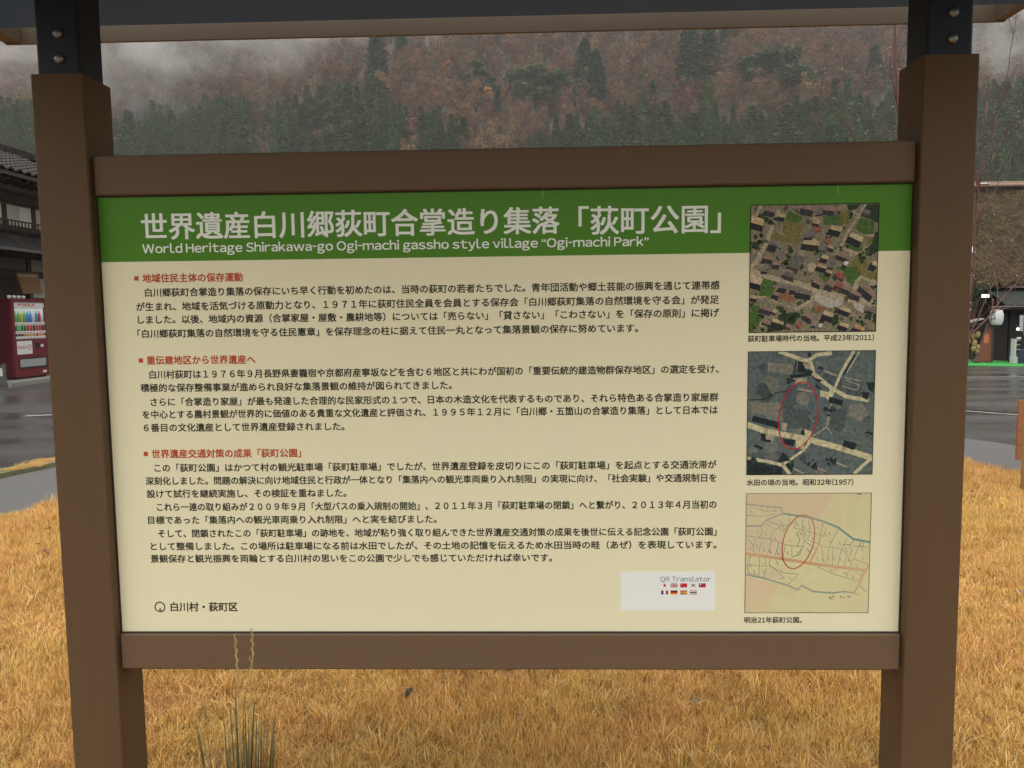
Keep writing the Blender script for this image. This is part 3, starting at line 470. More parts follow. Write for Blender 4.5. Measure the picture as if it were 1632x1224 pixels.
def inside(x, y, P):
    c = False
    for i in range(len(P)):
        (x1, y1), (x2, y2) = P[i - 1], P[i]
        if (y1 > y) != (y2 > y) and x < (x2 - x1) * (y - y1) / (y2 - y1) + x1: c = not c
    return c
def sheet(P, z, name, m):
    mb = MB(); mb.v = [(x, y, z + GZ(x, y)) for x, y in P]; mb.f = [tuple(range(len(P)))]; o = mb.build(name, m); tag(o, kind='structure'); return o
# park path: paler fine asphalt ring round the lawn
def offset(P, d):
    out = []
    for i in range(len(P)):
        a, b = Vector((*P[i - 1], 0)), Vector((*P[(i + 1) % len(P)], 0)); t = (b - a).normalized(); out.append((P[i][0] + (-t.y if False else t.y) * -d, P[i][1] + t.x * d))
    return out
c_ = sum((Vector((x, y, 0)) for x, y in LAWN), Vector()) / len(LAWN)
def grow(P, d):
    out = offset(P, d)
    a = sum(math.hypot(x - c_.x, y - c_.y) for x, y in P); b = sum(math.hypot(x - c_.x, y - c_.y) for x, y in out)
    return out if (b > a) == (d > 0) else offset(P, -d)
PATH = grow(LAWN, 1.32)
path_m = mat('path_asphalt', (.075, .074, .072), .42, (.125, .122, .115), 90, .6, bump=.3, bscale=160, c3=(.10, .096, .09), s3=1.2)
mb = MB(); mb.v = [(x, y, .004 + GZ(x, y)) for x, y in PATH] + [(x, y, .004) for x, y in LAWN]; N_ = len(LAWN); mb.f = [(i, (i + 1) % N_, (i + 1) % N_ + N_, i + N_) for i in range(N_)]
tag(mb.build('park_path', path_m), 'grey asphalt footpath curving round the dry lawn', kind='structure')
# straw lined kerb strip outside the path
K1, K2 = grow(LAWN, 1.34), grow(LAWN, 1.56)
mb = MB(); n_ = len(K1)
for i in range(n_):
    j = (i + 1) % n_
    if K1[i][1] < 1 or K1[i][0] > 1.5: continue
    z = GZ(*K1[i]); q = [(*K1[i], z), (*K1[j], z), (*K2[j], z), (*K2[i], z)]; o = len(mb.v)
    mb.v += [(a, b, c - .02) for a, b, c in q] + [(a, b, c + .045) for a, b, c in q]; mb.f += [(o + 4, o + 5, o + 6, o + 7), (o, o + 1, o + 5, o + 4), (o + 2, o + 3, o + 7, o + 6)]
tag(mb.build('kerb_verge', mat('mossy_kerb', (.20, .17, .09), .85, (.09, .11, .045), 7, .3, bump=.6, bscale=60)), 'narrow mossy straw-covered kerb strip beside the path', kind='structure')
soil = mat('lawn_soil', (.13, .085, .035), .9, (.24, .15, .055), 6, .6, bump=.6, bscale=60)
sheet(LAWN, .008, 'lawn_soil', soil)
# road markings: white line and drain line on the right, patched line on the left
def strip(name, P, wd, z, m, label):
    mb = MB(); P = [Vector((*p, 0)) for p in P]
    for a, b in zip(P, P[1:]):
        k = max(1, int((b - a).length / .8)); t = (b - a).normalized(); n = Vector((-t.y, t.x, 0)) * wd / 2
        for i in range(k):
            q = [a.lerp(b, i / k) - n, a.lerp(b, (i + 1) / k) - n, a.lerp(b, (i + 1) / k) + n, a.lerp(b, i / k) + n]; o = len(mb.v)
            mb.v += [(v.x, v.y, GZ(v.x, v.y) + z) for v in q]; mb.f.append((o, o + 1, o + 2, o + 3))
    return tag(mb.build(name, m), label, kind='structure')
paint = mat('worn_white_paint', (.55, .54, .50), .5, (.10, .10, .095), 25, .35)
strip('road_line', [(8.5, 17.8), (16.5, 17.3)], .10, .006, paint, 'white line painted across the wet street on the right')
strip('road_line', [(5.0, 10.9), (8.4, 6.2)], .07, .006, paint, 'worn white line along the drain')
strip('drain_channel', [(5.2, 11.1), (8.6, 6.4)], .16, .005, mat('drain_grate', (.025, .025, .026), .35), 'dark drain channel crossing the wet street')
strip('road_line', [(-7.3, 9.4), (-6.2, 9.8)], .10, .006, paint, 'short worn white line on the street at the left')

# ------------------------------------------------------------------ hillside
def hn(x, y):
    return (math.sin(x * .021 + 1.3) * 9 + math.sin(x * .047 + y * .013) * 5 + math.sin(y * .031 + x * .009 + 2) * 5 + math.sin(x * .09 + y * .06) * 1.6)
def HZ(x, y):
    yy = y + abs(x) * .10 - 206
    if yy <= -20: return -.4
    t = max(0, yy + 20); base = .70 * (math.sqrt(t * t + 900) - 30)
    dip = -38 * math.exp(-((x - y * .62) / 60) ** 2) * smooth((y - 330) / 120)
    return -.4 + base + (hn(x, y) + dip) * smooth(t / 80)
xs = np.linspace(-640, 640, 129); ys = np.concatenate([np.linspace(165, 620, 78), np.linspace(640, 900, 14)])
V = [(x, y, HZ(x, y)) for y in ys for x in xs]; n = len(xs)
mb = MB(); mb.v = V; mb.f = [(j * n + i, j * n + i + 1, (j + 1) * n + i + 1, (j + 1) * n + i) for j in range(len(ys) - 1) for i in range(n - 1)]
tag(mb.build('hillside', mat('leaf_litter_slope', (.060, .042, .030), .9, (.10, .060, .038), .12, .5, c3=(.05, .055, .03), s3=.02), smooth=True), 'steep wooded hillside under drifting mist', kind='structure')

# tree meshes -----------------------------------------------------------
def leaf_cloud(C, size, flat=.4, n=None):
    """one small triangle/quad leaf spray at each centre; returns verts, faces"""
    n = len(C); a = rng.normal(size=(n, 3)); a[:, 2] *= flat; a /= np.linalg.norm(a, axis=1, keepdims=True) + 1e-9
    b = rng.normal(size=(n, 3)); b -= (b * a).sum(1, keepdims=True) * a; b /= np.linalg.norm(b, axis=1, keepdims=True) + 1e-9
    s = size * rng.uniform(.6, 1.4, (n, 1)); V = np.stack([C + a * s, C - a * s * .6 + b * s * .75, C - a * s * .5 - b * s * .75], 1).reshape(-1, 3)
    return V, np.arange(3 * n).reshape(-1, 3)
def conifer(name, h, rad, n, base=.08, shape=1.0, ragged=.25, m=None, size=.42):
    # whorled drooping sprays: points on branch lines
    C = []; T = []
    nb = int(n / 9); lv = rng.uniform(base, .985, nb) ** .9
    for z in lv:
        f = (1 - z) / (1 - base); r = rad * (f ** (shape)) * (1 + rng.normal() * ragged * .6) + .12
        an = rng.uniform(0, 6.283); k = 9
        t = np.sqrt(rng.uniform(.12, 1, k)); x = np.cos(an) * r * t; y = np.sin(an) * r * t
        zz = z * h - .28 * r * t ** 1.5 + rng.normal(size=k) * .18
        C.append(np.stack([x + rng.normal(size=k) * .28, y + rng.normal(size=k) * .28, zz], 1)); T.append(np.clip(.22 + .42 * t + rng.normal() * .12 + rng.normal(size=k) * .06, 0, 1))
    C = np.concatenate(C); T = np.concatenate(T); V, F = leaf_cloud(C, size, .55); return np_mesh(name, V, F, np.repeat(T, 3), m)
def trunk_mesh(name, h, r, m, lean=.2, br=0, pale=False):
    mb = MB(); mb.tube([(0, 0, -2), (lean * .3, 0, h * .4), (lean, lean * .4, h)], [r * 1.3, r * .8, r * .15], 6)
    for i in range(br):
        z = h * random.uniform(.35, .85); a = random.uniform(0, 6.28); l = h * random.uniform(.18, .34)
        p0 = Vector((lean * .5, 0, z)); p1 = p0 + Vector((math.cos(a), math.sin(a), .8)) * l * .5; p2 = p1 + Vector((math.cos(a + .4), math.sin(a + .4), 1.3)) * l * .4
        mb.tube([p0, p1, p2], [r * .38, r * .25, r * .08], 4)
    return mb.mesh(name, m)
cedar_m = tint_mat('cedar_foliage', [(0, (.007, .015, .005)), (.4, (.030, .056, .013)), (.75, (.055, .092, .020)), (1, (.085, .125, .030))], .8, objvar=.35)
dark_m = tint_mat('dark_cedar_foliage', [(0, (.008, .018, .012)), (.5, (.020, .045, .024)), (1, (.040, .078, .035))], .8, objvar=.15)
pine_m = tint_mat('pine_foliage', [(0, (.018, .032, .014)), (.5, (.040, .070, .025)), (1, (.08, .12, .04))], .8, objvar=.12)
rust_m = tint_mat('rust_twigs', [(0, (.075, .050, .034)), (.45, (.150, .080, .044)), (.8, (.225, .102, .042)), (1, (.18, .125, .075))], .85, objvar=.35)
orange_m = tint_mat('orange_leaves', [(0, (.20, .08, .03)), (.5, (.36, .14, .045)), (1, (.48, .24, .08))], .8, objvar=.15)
bark_d = mat('dark_bark', (.06, .045, .035), .85, (.10, .08, .06), 2, .5)
bark_p = mat('pale_bark', (.26, .245, .22), .8, (.15, .14, .12), 1.5, .5)
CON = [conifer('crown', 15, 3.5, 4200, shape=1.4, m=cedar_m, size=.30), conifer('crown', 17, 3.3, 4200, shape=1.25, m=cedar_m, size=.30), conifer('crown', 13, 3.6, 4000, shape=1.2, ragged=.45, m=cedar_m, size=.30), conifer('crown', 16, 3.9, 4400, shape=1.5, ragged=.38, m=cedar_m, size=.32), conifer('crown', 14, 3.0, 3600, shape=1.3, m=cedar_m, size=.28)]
CONH = [15, 17, 13, 16, 14]
con_trunk = trunk_mesh('trunk', 14, .22, bark_d)
def put_tree(kind, x, y, h, label, crown, ch, trunk, th, group=None, wide=1, cat='tree', name='cedar_tree'):
    z = HZ(x, y) if y > 120 else 0
    t = thing(name, (x, y, z - .3), label, cat, group); a = random.uniform(0, 6.28)
    s = h / ch; link('crown', crown, t, rot=(0, 0, a), sc=(s * wide, s * wide, s)); s = h / th; link('trunk', trunk, t, rot=(0, 0, a), sc=(s, s, s)); return t
CT = [[-0.7114, 0.28], [-0.6636, 0.279], [-0.6164, 0.2705], [-0.526, 0.2573], [-0.4822, 0.264], [-0.427, 0.2667], [-0.3641, 0.2692], [-0.3175, 0.2608], [-0.2856, 0.2804], [-0.2233, 0.2866], [-0.1925, 0.2822], [-0.1584, 0.2554], [-0.1159, 0.2545], [-0.0702, 0.2259], [-0.0396, 0.2027], [-0.001, 0.2193], [0.0221, 0.2279], [0.0605, 0.2384], [0.1139, 0.25], [0.1519, 0.2463], [0.1747, 0.2339], [0.2125, 0.2429], [0.2505, 0.231], [0.288, 0.2436], [0.3405, 0.2477], [0.374, 0.2544], [0.4154, 0.2463], [0.4449, 0.2552], [0.534, 0.2549], [0.5867, 0.267], [0.72, 0.2674]]
ca, ce = np.array(CT).T; ce = ce + .006 + .008 * (ca > .03)
taken = []
def free(x, y, d):
    return all((x - a) ** 2 + (y - b) ** 2 > d * d for a, b in taken)
def ray_hit(a, e):
    y = 215
    while y < 700:
        if HZ(CAM.x + a * (y - CAM.y), y) > 1.4 + e * (y - CAM.y): return CAM.x + a * (y - CAM.y), y
        y += 1.5
    return CAM.x + a * 700, 700
TALLM = [conifer('crown', 30, 5.2, 5200, base=.12, shape=.62, ragged=.22, m=dark_m, size=.6), conifer('crown', 28, 4.6, 4600, base=.2, shape=.5, ragged=.35, m=dark_m, size=.6)]
tall_trunk = trunk_mesh('trunk', 28, .45, bark_d); pale_trunk = trunk_mesh('trunk', 24, .30, bark_p, .6)
def clumpy(name, h, rad, n, m, layers=9, squash=.45, size=.5, base=.45):
    C = []; T = []
    for i in range(layers):
        z = h * rng.uniform(base, .97); f = math.sqrt(max(.05, 1 - ((z / h - base) / (1.02 - base)) ** 2)); an = rng.uniform(0, 6.283); r0 = rad * f * rng.uniform(.15, .85); cr = rad * rng.uniform(.35, .6)
        k = n // layers; d = rng.normal(size=(k, 3)); d /= np.linalg.norm(d, axis=1, keepdims=True); d *= rng.uniform(.2, 1, (k, 1)) ** .4 * cr; d[:, 2] *= squash
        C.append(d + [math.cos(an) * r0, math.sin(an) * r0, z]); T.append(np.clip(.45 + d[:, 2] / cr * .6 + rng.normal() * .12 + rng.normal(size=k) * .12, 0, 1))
    C = np.concatenate(C); V, F = leaf_cloud(C, size, .6); return np_mesh(name, V, F, np.repeat(np.concatenate(T), 3), m)
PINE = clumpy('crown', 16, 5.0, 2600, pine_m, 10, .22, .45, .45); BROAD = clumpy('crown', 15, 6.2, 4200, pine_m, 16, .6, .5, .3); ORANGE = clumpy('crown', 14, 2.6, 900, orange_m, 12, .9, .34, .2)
COLUMN = conifer('crown', 18, 1.6, 2200, shape=.35, m=dark_m, size=.4)
br_trunk = trunk_mesh('trunk', 14, .20, bark_p, .8, 6)
TALL = [('tall', [0.0624, 0.3294], 0.2458, 'tall dark cedar, left one of a close pair rising high above the conifer belt'), ('tall', [0.076, 0.3173], 0.2418, 'tall dark cedar, right one of a close pair rising high above the conifer belt'), ('pale', [-0.1906, 0.3512], 0.2583, 'tall thin cedar with a bare pale trunk under its high crown'), ('tall', [-0.16, 0.3491], 0.2972, 'dim cedar half lost in the mist wisp high on the slope'), ('tall', [0.189, 0.35], 0.2507, 'big dark cedar at the left end of the high cedar group'), ('tall', [0.2115, 0.3451], 0.2614, 'big dark cedar in the middle of the high cedar group'), ('tall', [0.2303, 0.3432], 0.2978, 'big dark cedar at the right end of the high cedar group'), ('tall', [0.2044, 0.3058], 0.243, 'dark cedar standing just below the high cedar group'),
('cedar', [0.129, 0.2867], 0.2259, 'pointed cedar rising out of the belt right of the tall pair'), ('cedar', [0.1442, 0.279], 0.2218, 'slightly lower pointed cedar beside the one right of the tall pair'), ('cedar', [0.3623, 0.2767], 0.2065, 'left one of two pointed cedars standing out near the right post'), ('cedar', [0.3786, 0.2801], 0.2062, 'right one of two pointed cedars standing out near the right post'), ('cedar', [0.2121, 0.2821], 0.2205, 'pointed cedar on the brown slope below the high group'),
('pine', [-0.0727, 0.308], 0.2485, 'layered pine with flat branches among orange trees'), ('pine', [-0.0553, 0.2891], 0.2369, 'lower layered pine leaning right beside the orange column'), ('broad', [-0.004, 0.3006], 0.2396, 'round pale green pine left of the tall cedar pair'), ('broad', [0.0227, 0.2934], 0.2354, 'round green pine close to the tall cedar pair'), ('broad', [0.298, 0.3169], 0.2486, 'wide green pine in the middle of the russet slope at right'), ('broad', [0.2719, 0.3102], 0.2528, 'green pine at the left edge of the wide pine clump'), ('broad', [0.3209, 0.2923], 0.2444, 'green pine at the lower right of the wide pine clump'),
('orange', [-0.1049, 0.3065], 0.2566, 'small bright orange tree just below the mist wisp'), ('orange', [-0.0556, 0.2742], 0.2217, 'slender bright orange tree beside a dark column'), ('orange', [-0.1456, 0.3073], 0.2686, 'yellow-orange tree at the foot of the mist wisp'), ('orange', [-0.0426, 0.2402], 0.1998, 'low orange tree close to the upper rail'), ('tall', [0.4097, 0.3145], 0.2574, 'tall green cedar behind the red twigs near the right post'), ('pine', [0.3458, 0.3464], 0.31, 'pale frosted pine near the top of the view at right'), ('column', [-0.0448, 0.274], 0.2104, 'narrow dark column-shaped cedar among orange trees')]
for kind, (a, e1), e0, label in TALL:
    x, y = ray_hit(a, e0); h = (e1 * (y - CAM.y) + 1.4) - HZ(x, y) + .3; h = max(5, h); taken.append((x, y))
    cr, ch, tr, th, nm = {'tall': (TALLM[0], 30, tall_trunk, 28, 'tall_cedar'), 'pale': (TALLM[1], 28, pale_trunk, 24, 'tall_cedar'), 'cedar': (CON[1], 17, con_trunk, 14, 'cedar_tree'), 'pine': (PINE, 16, br_trunk, 14, 'pine_tree'), 'broad': (BROAD, 15, br_trunk, 14, 'pine_tree'), 'orange': (ORANGE, 14, br_trunk, 14, 'orange_tree'), 'column': (COLUMN, 18, con_trunk, 14, 'column_cedar')}[kind]
    put_tree(kind, x, y, h, label, cr, ch, tr, th, name=nm, wide=1.25 if kind == 'tall' else 1)
# the belt of planted cedars low on the slope: each tree is its own thing
cnt = 0; tries = 0
BR = [(-.335, .012), (-.152, .012), (-.055, .03)]      # gaps where brown trees show through
while cnt < 290 and tries < 20000:
    tries += 1; y = random.uniform(268, 352); a = random.uniform(-.70, .70); x = CAM.x + a * (y - CAM.y); h = random.choice([13, 15, 17, 19, 21]) * random.uniform(.9, 1.1)
    top = (HZ(x, y) + h - 1.4) / (y - CAM.y); lim = float(np.interp(a, ca, ce)) + .004 * math.sin(a * 60) 
    if -.63 < a < -.535 or .475 < a < .53: continue
    if top > lim or top < (.215 if a < .5 else .185): continue
    if any(abs(a - g_) < w_ and random.random() < .8 for g_, w_ in BR): continue
    if not free(x, y, 3.9): continue
    taken.append((x, y)); i = random.randrange(5); cnt += 1
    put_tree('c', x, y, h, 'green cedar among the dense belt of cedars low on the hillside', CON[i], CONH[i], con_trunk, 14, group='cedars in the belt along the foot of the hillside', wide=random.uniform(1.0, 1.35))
# the leafless and russet wood filling the rest of the slope: one uncountable mass, built of tree instances
def inst_object(name, pts, rots, scs, idx, sources, label, kind='stuff'):
    col = bpy.data.collections.new(name + '_sources')
    for i, me in enumerate(sources):
        o = bpy.data.objects.new('%s_source_%02d' % (name, i), me); col.objects.link(o)
    me = bpy.data.meshes.new(name); me.vertices.add(len(pts)); me.vertices.foreach_set('co', np.asarray(pts, np.float32).ravel())
    for nm, ty, dat in (('rot', 'FLOAT_VECTOR', rots), ('scl', 'FLOAT_VECTOR', scs), ('idx', 'INT', idx)):
        at = me.attributes.new(nm, ty, 'POINT'); at.data.foreach_set('vector' if ty == 'FLOAT_VECTOR' else 'value', np.asarray(dat, np.float32 if ty != 'INT' else np.int32).ravel())
    ob = bpy.data.objects.new(name, me); COL.objects.link(ob); tag(ob, label, kind=kind)
    ng = bpy.data.node_groups.new(name, 'GeometryNodeTree'); ng.interface.new_socket('Geometry', in_out='INPUT', socket_type='NodeSocketGeometry'); ng.interface.new_socket('Geometry', in_out='OUTPUT', socket_type='NodeSocketGeometry')
    N = ng.nodes.new; L = ng.links.new
    gi, go = N('NodeGroupInput'), N('NodeGroupOutput'); iop = N('GeometryNodeInstanceOnPoints'); ci = N('GeometryNodeCollectionInfo'); ci.inputs['Collection'].default_value = col; ci.inputs['Separate Children'].default_value = True; ci.inputs['Reset Children'].default_value = True
    def at(nm, ty):
        q = N('GeometryNodeInputNamedAttribute'); q.data_type = ty; q.inputs['Name'].default_value = nm; return q.outputs['Attribute']
    L(gi.outputs[0], iop.inputs['Points']); L(ci.outputs[0], iop.inputs['Instance']); iop.inputs['Pick Instance'].default_value = True
    L(at('idx', 'INT'), iop.inputs['Instance Index']); L(at('scl', 'FLOAT_VECTOR'), iop.inputs['Scale'])
    er = N('FunctionNodeEulerToRotation'); L(at('rot', 'FLOAT_VECTOR'), er.inputs[0]); L(er.outputs[0], iop.inputs['Rotation']); L(iop.outputs[0], go.inputs[0])
    md = ob.modifiers.new('instances', 'NODES'); md.node_group = ng; return ob
def join_meshes(name, a, b):
    """one mesh with two materials: trunk a (MB mesh) + crown b"""
    bm = bmesh.new(); bm.from_mesh(a); n0 = len(bm.faces); bm.from_mesh(b); me = bpy.data.meshes.new(name); bm.faces.ensure_lookup_table()
    for f in bm.faces[n0:]: f.material_index = 1
    bm.to_mesh(me); bm.free(); me.materials.append(a.materials[0]); me.materials.append(b.materials[0]); return me
DEC = []
for i in range(5):
    h = [13, 15, 12, 14, 16][i]; tr = trunk_mesh('t', h * .92, .13, bark_p if i % 2 else bark_d, random.uniform(-1, 1), 7)
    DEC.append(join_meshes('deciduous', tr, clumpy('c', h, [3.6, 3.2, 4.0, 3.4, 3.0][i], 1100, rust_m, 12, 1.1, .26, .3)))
DEC.append(trunk_mesh('bare', 14, .14, bark_p, .7, 9))
P = []; Rr = []; Sc = []; Ix = []
y = 232
while y < 640:
    st_ = 5.2 if y < 420 else 7.5
    wdt = 1.15 * y; x = -wdt
    while x < wdt:
        px_, py_ = x + random.uniform(-2.4, 2.4), y + random.uniform(-2.4, 2.4)
        a = (px_ - CAM.x) / (py_ - CAM.y); lim = float(np.interp(a, ca, ce)); e = (HZ(px_, py_) + 9 - 1.4) / (py_ - CAM.y)
        gap = any(abs(a - g_) < w_ for g_, w_ in BR)
        if e > lim - .018 or random.random() < (.6 if gap else .03):
            P.append((px_, py_, HZ(px_, py_) - .2)); Rr.append((0, 0, random.uniform(0, 6.28))); s = random.uniform(.75, 1.15); Sc.append((s, s, s * random.uniform(.9, 1.1))); Ix.append(5 if random.random() < .14 else random.randrange(5))
        x += st_ if abs(x) < .76 * y else 8
    y += st_
inst_object('deciduous_wood', P, Rr, Sc, Ix, DEC, 'russet leafless wood covering the upper hillside')

P = []; Rr = []; Sc = []; Ix = []
y = 186
while y < 356:
    x = -1.15 * y
    while x < 1.15 * y:
        px_, py_ = x + random.uniform(-1.8, 1.8), y + random.uniform(-1.8, 1.8); a = (px_ - CAM.x) / (py_ - CAM.y); h = random.uniform(10, 15)
        if (HZ(px_, py_) + h - 1.4) / (py_ - CAM.y) < float(np.interp(a, ca, ce)) - .002 and free(px_, py_, 2.6) and not (any(abs(a - g_) < w_ for g_, w_ in BR) and random.random() < .8):
            i = random.randrange(5); s = h / CONH[i]; P.append((px_, py_, HZ(px_, py_) - .2)); Rr.append((0, 0, random.uniform(0, 6.28))); Sc.append((s, s, s)); Ix.append(i)
        x += 4.6 if y > 262 and abs(x) < .74 * y else 6.2
    y += 4.6 if y > 258 else 6.2
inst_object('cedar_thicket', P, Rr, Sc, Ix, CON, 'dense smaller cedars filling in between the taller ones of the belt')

# ------------------------------------------------------------------ lawn grass
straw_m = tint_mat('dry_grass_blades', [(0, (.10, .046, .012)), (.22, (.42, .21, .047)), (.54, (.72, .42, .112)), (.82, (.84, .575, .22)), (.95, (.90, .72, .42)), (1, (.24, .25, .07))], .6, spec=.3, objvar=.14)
def blades(n, size, lmin, lmax, wd, lean, seedtint=0):
    x = rng.uniform(-size / 2, size / 2, n); y = rng.uniform(-size / 2, size / 2, n); cl = rng.integers(0, max(1, n // 14), n)
    cx_ = rng.uniform(-size / 2, size / 2, cl.max() + 1); cy_ = rng.uniform(-size / 2, size / 2, cl.max() + 1); ca_ = rng.uniform(0, 6.283, cl.max() + 1); ct_ = rng.normal(size=cl.max() + 1) * .13
    x = cx_[cl] + rng.normal(size=n) * .012; y = cy_[cl] + rng.normal(size=n) * .012
    an = ca_[cl] + rng.normal(size=n) * 1.6; L = rng.uniform(lmin, lmax, n); le = rng.uniform(.12, lean, n); wv = wd * rng.uniform(.6, 1.3, n)
    dx, dy = np.cos(an), np.sin(an); pa = an + rng.uniform(.6, 2.5, n); sx, sy = np.cos(pa), np.sin(pa); V = []
    for t, k in ((0, 1.), (.45, .8), (.8, .5), (1, .06)):
        bend = np.minimum(le * (.55 + .45 * t), 1.4); r = L * t * np.sin(bend); z = L * t * np.cos(bend)
        for sgn in (-1, 1): V.append(np.stack([x + dx * r + sx * wv * k * sgn / 2, y + dy * r + sy * wv * k * sgn / 2, z], 1))
    V = np.stack(V, 1).reshape(-1, 3); o = np.arange(n)[:, None] * 8
    F = np.concatenate([o + np.array(q) for q in ((0, 1, 3, 2), (2, 3, 5, 4), (4, 5, 7, 6))], 0)
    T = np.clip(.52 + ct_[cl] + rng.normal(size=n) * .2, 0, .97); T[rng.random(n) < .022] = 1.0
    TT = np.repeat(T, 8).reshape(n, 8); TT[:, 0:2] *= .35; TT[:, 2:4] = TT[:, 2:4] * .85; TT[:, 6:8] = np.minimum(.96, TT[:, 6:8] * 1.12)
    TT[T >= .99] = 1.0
    return V, F, TT.ravel()
TUFT = []
for i in range(6):
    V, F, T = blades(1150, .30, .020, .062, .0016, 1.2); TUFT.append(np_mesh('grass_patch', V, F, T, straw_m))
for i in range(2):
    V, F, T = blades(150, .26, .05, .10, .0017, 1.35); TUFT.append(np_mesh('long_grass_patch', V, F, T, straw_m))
P = []; Rr = []; Sc = []; Ix = []
def lawn_pts(st_, y0, y1, s, ids):
    y = y0
    while y < y1:
        x = -4.6
        while x < 4.6:
            a, b = x + random.uniform(-st_, st_) * .45, y + random.uniform(-st_, st_) * .45
            if inside(a, b, LAWN) and random.random() > (.10 if ids[0] == 0 and math.sin(a * 5 + 2 * math.sin(b * 3)) * math.sin(b * 4.3 + a * 1.7) > .35 else 0) and not (math.hypot(a - .08, b + 1.8) < .5):
                P.append((a, b, .008)); Rr.append((random.uniform(-.08, .08), random.uniform(-.08, .08), random.uniform(0, 6.28))); k = s * random.uniform(.85, 1.15); nz = .5 + .5 * math.sin(a * 3.1 + 1.7 * math.sin(b * 2.3)) * math.sin(b * 2.7 + a); Sc.append((k, k, k * (.75 + .5 * nz))); Ix.append(random.choice(ids))
            x += st_
        y += st_
lawn_pts(.125, -1.6, 3.2, .95, range(6)); lawn_pts(.15, 3.2, 7.9, 1.1, range(6)); lawn_pts(.22, -1.6, 7.9, 1, (6, 7)); lawn_pts(.3, -5, -1.6, 1.2, range(6))
# ragged edge: tufts spilling over the path, and on the kerb strip
for i in range(len(LAWN)):
    for k in range(5):
        t = random.random(); a = [LAWN[i - 1][j] * t + LAWN[i][j] * (1 - t) for j in (0, 1)]
        if a[1] > .5: P.append((a[0] + random.gauss(0, .03), a[1] + random.gauss(0, .03), .006)); Rr.append((0, 0, random.uniform(0, 6.28))); k_ = random.uniform(.3, .8); Sc.append((k_ * .6, k_ * .6, k_)); Ix.append(random.choice(range(8)))
for i in range(n_):
    for k in range(2):
        t = random.random(); q = K1[i][0] * t + K2[i][0] * (1 - t), K1[i][1] * t + K2[i][1] * (1 - t)
        if q[1] > 1 and q[0] < 1.5: P.append((*q, .045)); Rr.append((0, 0, random.uniform(0, 6.28))); k_ = random.uniform(.35, .8); Sc.append((k_, k_, k_ * .7)); Ix.append(random.choice(range(6)))
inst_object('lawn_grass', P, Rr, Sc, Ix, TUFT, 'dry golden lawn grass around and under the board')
# ------------------------------------------------------------------ rush clump in front of the board
rush_m = tint_mat('rush_blades', [(0, (.038, .032, .010)), (.5, (.10, .088, .03)), (.8, (.20, .16, .065)), (1, (.42, .34, .16))], .55)
cx0, cy0 = -.487, -.38
clump = thing('rush_clump', (cx0, cy0, 0), 'tall olive green rush clump with thin seed stalks in front of the lower rail', 'grass clump')
mb = MB(); tv = []
for i in range(150):
    a = random.uniform(0, 6.283); r0 = random.uniform(0, .035); L_ = random.uniform(.44, .66) * (1 if i % 9 else 1.06); le = abs(random.gauss(0, .032)) + .01
    p0 = Vector((math.cos(a) * r0, math.sin(a) * r0, 0)); pts = []
    for t in (0, .3, .6, .85, 1): pts.append(p0 + Vector((math.cos(a) * le * L_ * t ** 1.5 * 1.6, math.sin(a) * le * L_ * t ** 1.5 * 1.6, L_ * t * (1 - .12 * le * t))))
    n0 = len(mb.v); mb.tube(pts, [.0018, .0018, .0016, .0012, .0004], 4); c = min(.95, max(.1, random.gauss(.45, .18))); tv += [c] * (len(mb.v) - n0)
for (dx, dz, c) in ((-.075, .655, .9), (.0, .69, .35), (.035, .68, .25)):
    n0 = len(mb.v); mb.tube([(0, 0, .1), (dx * .35, -.005, dz * .6), (dx * .8, -.01, dz * .88), (dx, -.01, dz)], [.0025, .0024, .0018, .0010], 5); tv += [c] * (len(mb.v) - n0)
me = mb.mesh('blades', rush_m, True); at_ = me.attributes.new('tint', 'FLOAT', 'POINT'); at_.data.foreach_set('value', tv); link('blades', me, clump)
for (dx, top) in ((-.004, .800), (.026, .812)):
    mb = MB(); pts = []; rs = []
    for i in range(15):
        t = i / 14; z = .1 + (top - .1) * t; wob = .0016 * math.sin(t * 22) * (t > .7); pts.append((dx * t - (.005 if dx < 0 else 0) * smooth((t - .8) / .2) + wob, -.01 + .03 * t, z)); rs.append(.0008 if t < .72 else .0009 + .0010 * abs(math.sin(t * 55)) * (1.1 - t) * 2)
    rs[-1] = .0004; mb.tube(pts, rs, 5)
    for k in range(9):
        z = top - .005 - k * .009; sg = 1 if k % 2 else -1; i = min(14, int((z - .1) / (top - .1) * 14)); q = Vector(pts[i]); mb.tube([(q.x, q.y, z - .006), (q.x + sg * .0022, q.y, z), (q.x + sg * .0010, q.y, z + .007)], [.0005, .0013, .0003], 4)
    o = mb.build('seed_stalk', mat('straw_stalk', (.46, .37, .18), .6, (.34, .25, .11), 60, .5)); o.parent = clump
# lone blade at bottom right
t = thing('grass_blade', (.605, .03, 0), 'single broad green blade standing in the dry lawn near the right post', 'grass blade')
mb = MB(); mb.tube([(0, 0, 0), (.002, 0, .12), (.006, 0, .2), (.012, 0, .26)], [.004, .0045, .003, .0006], 5); link('blade', mb.mesh('blade', mat('green_blade', (.13, .13, .06), .6)), t)

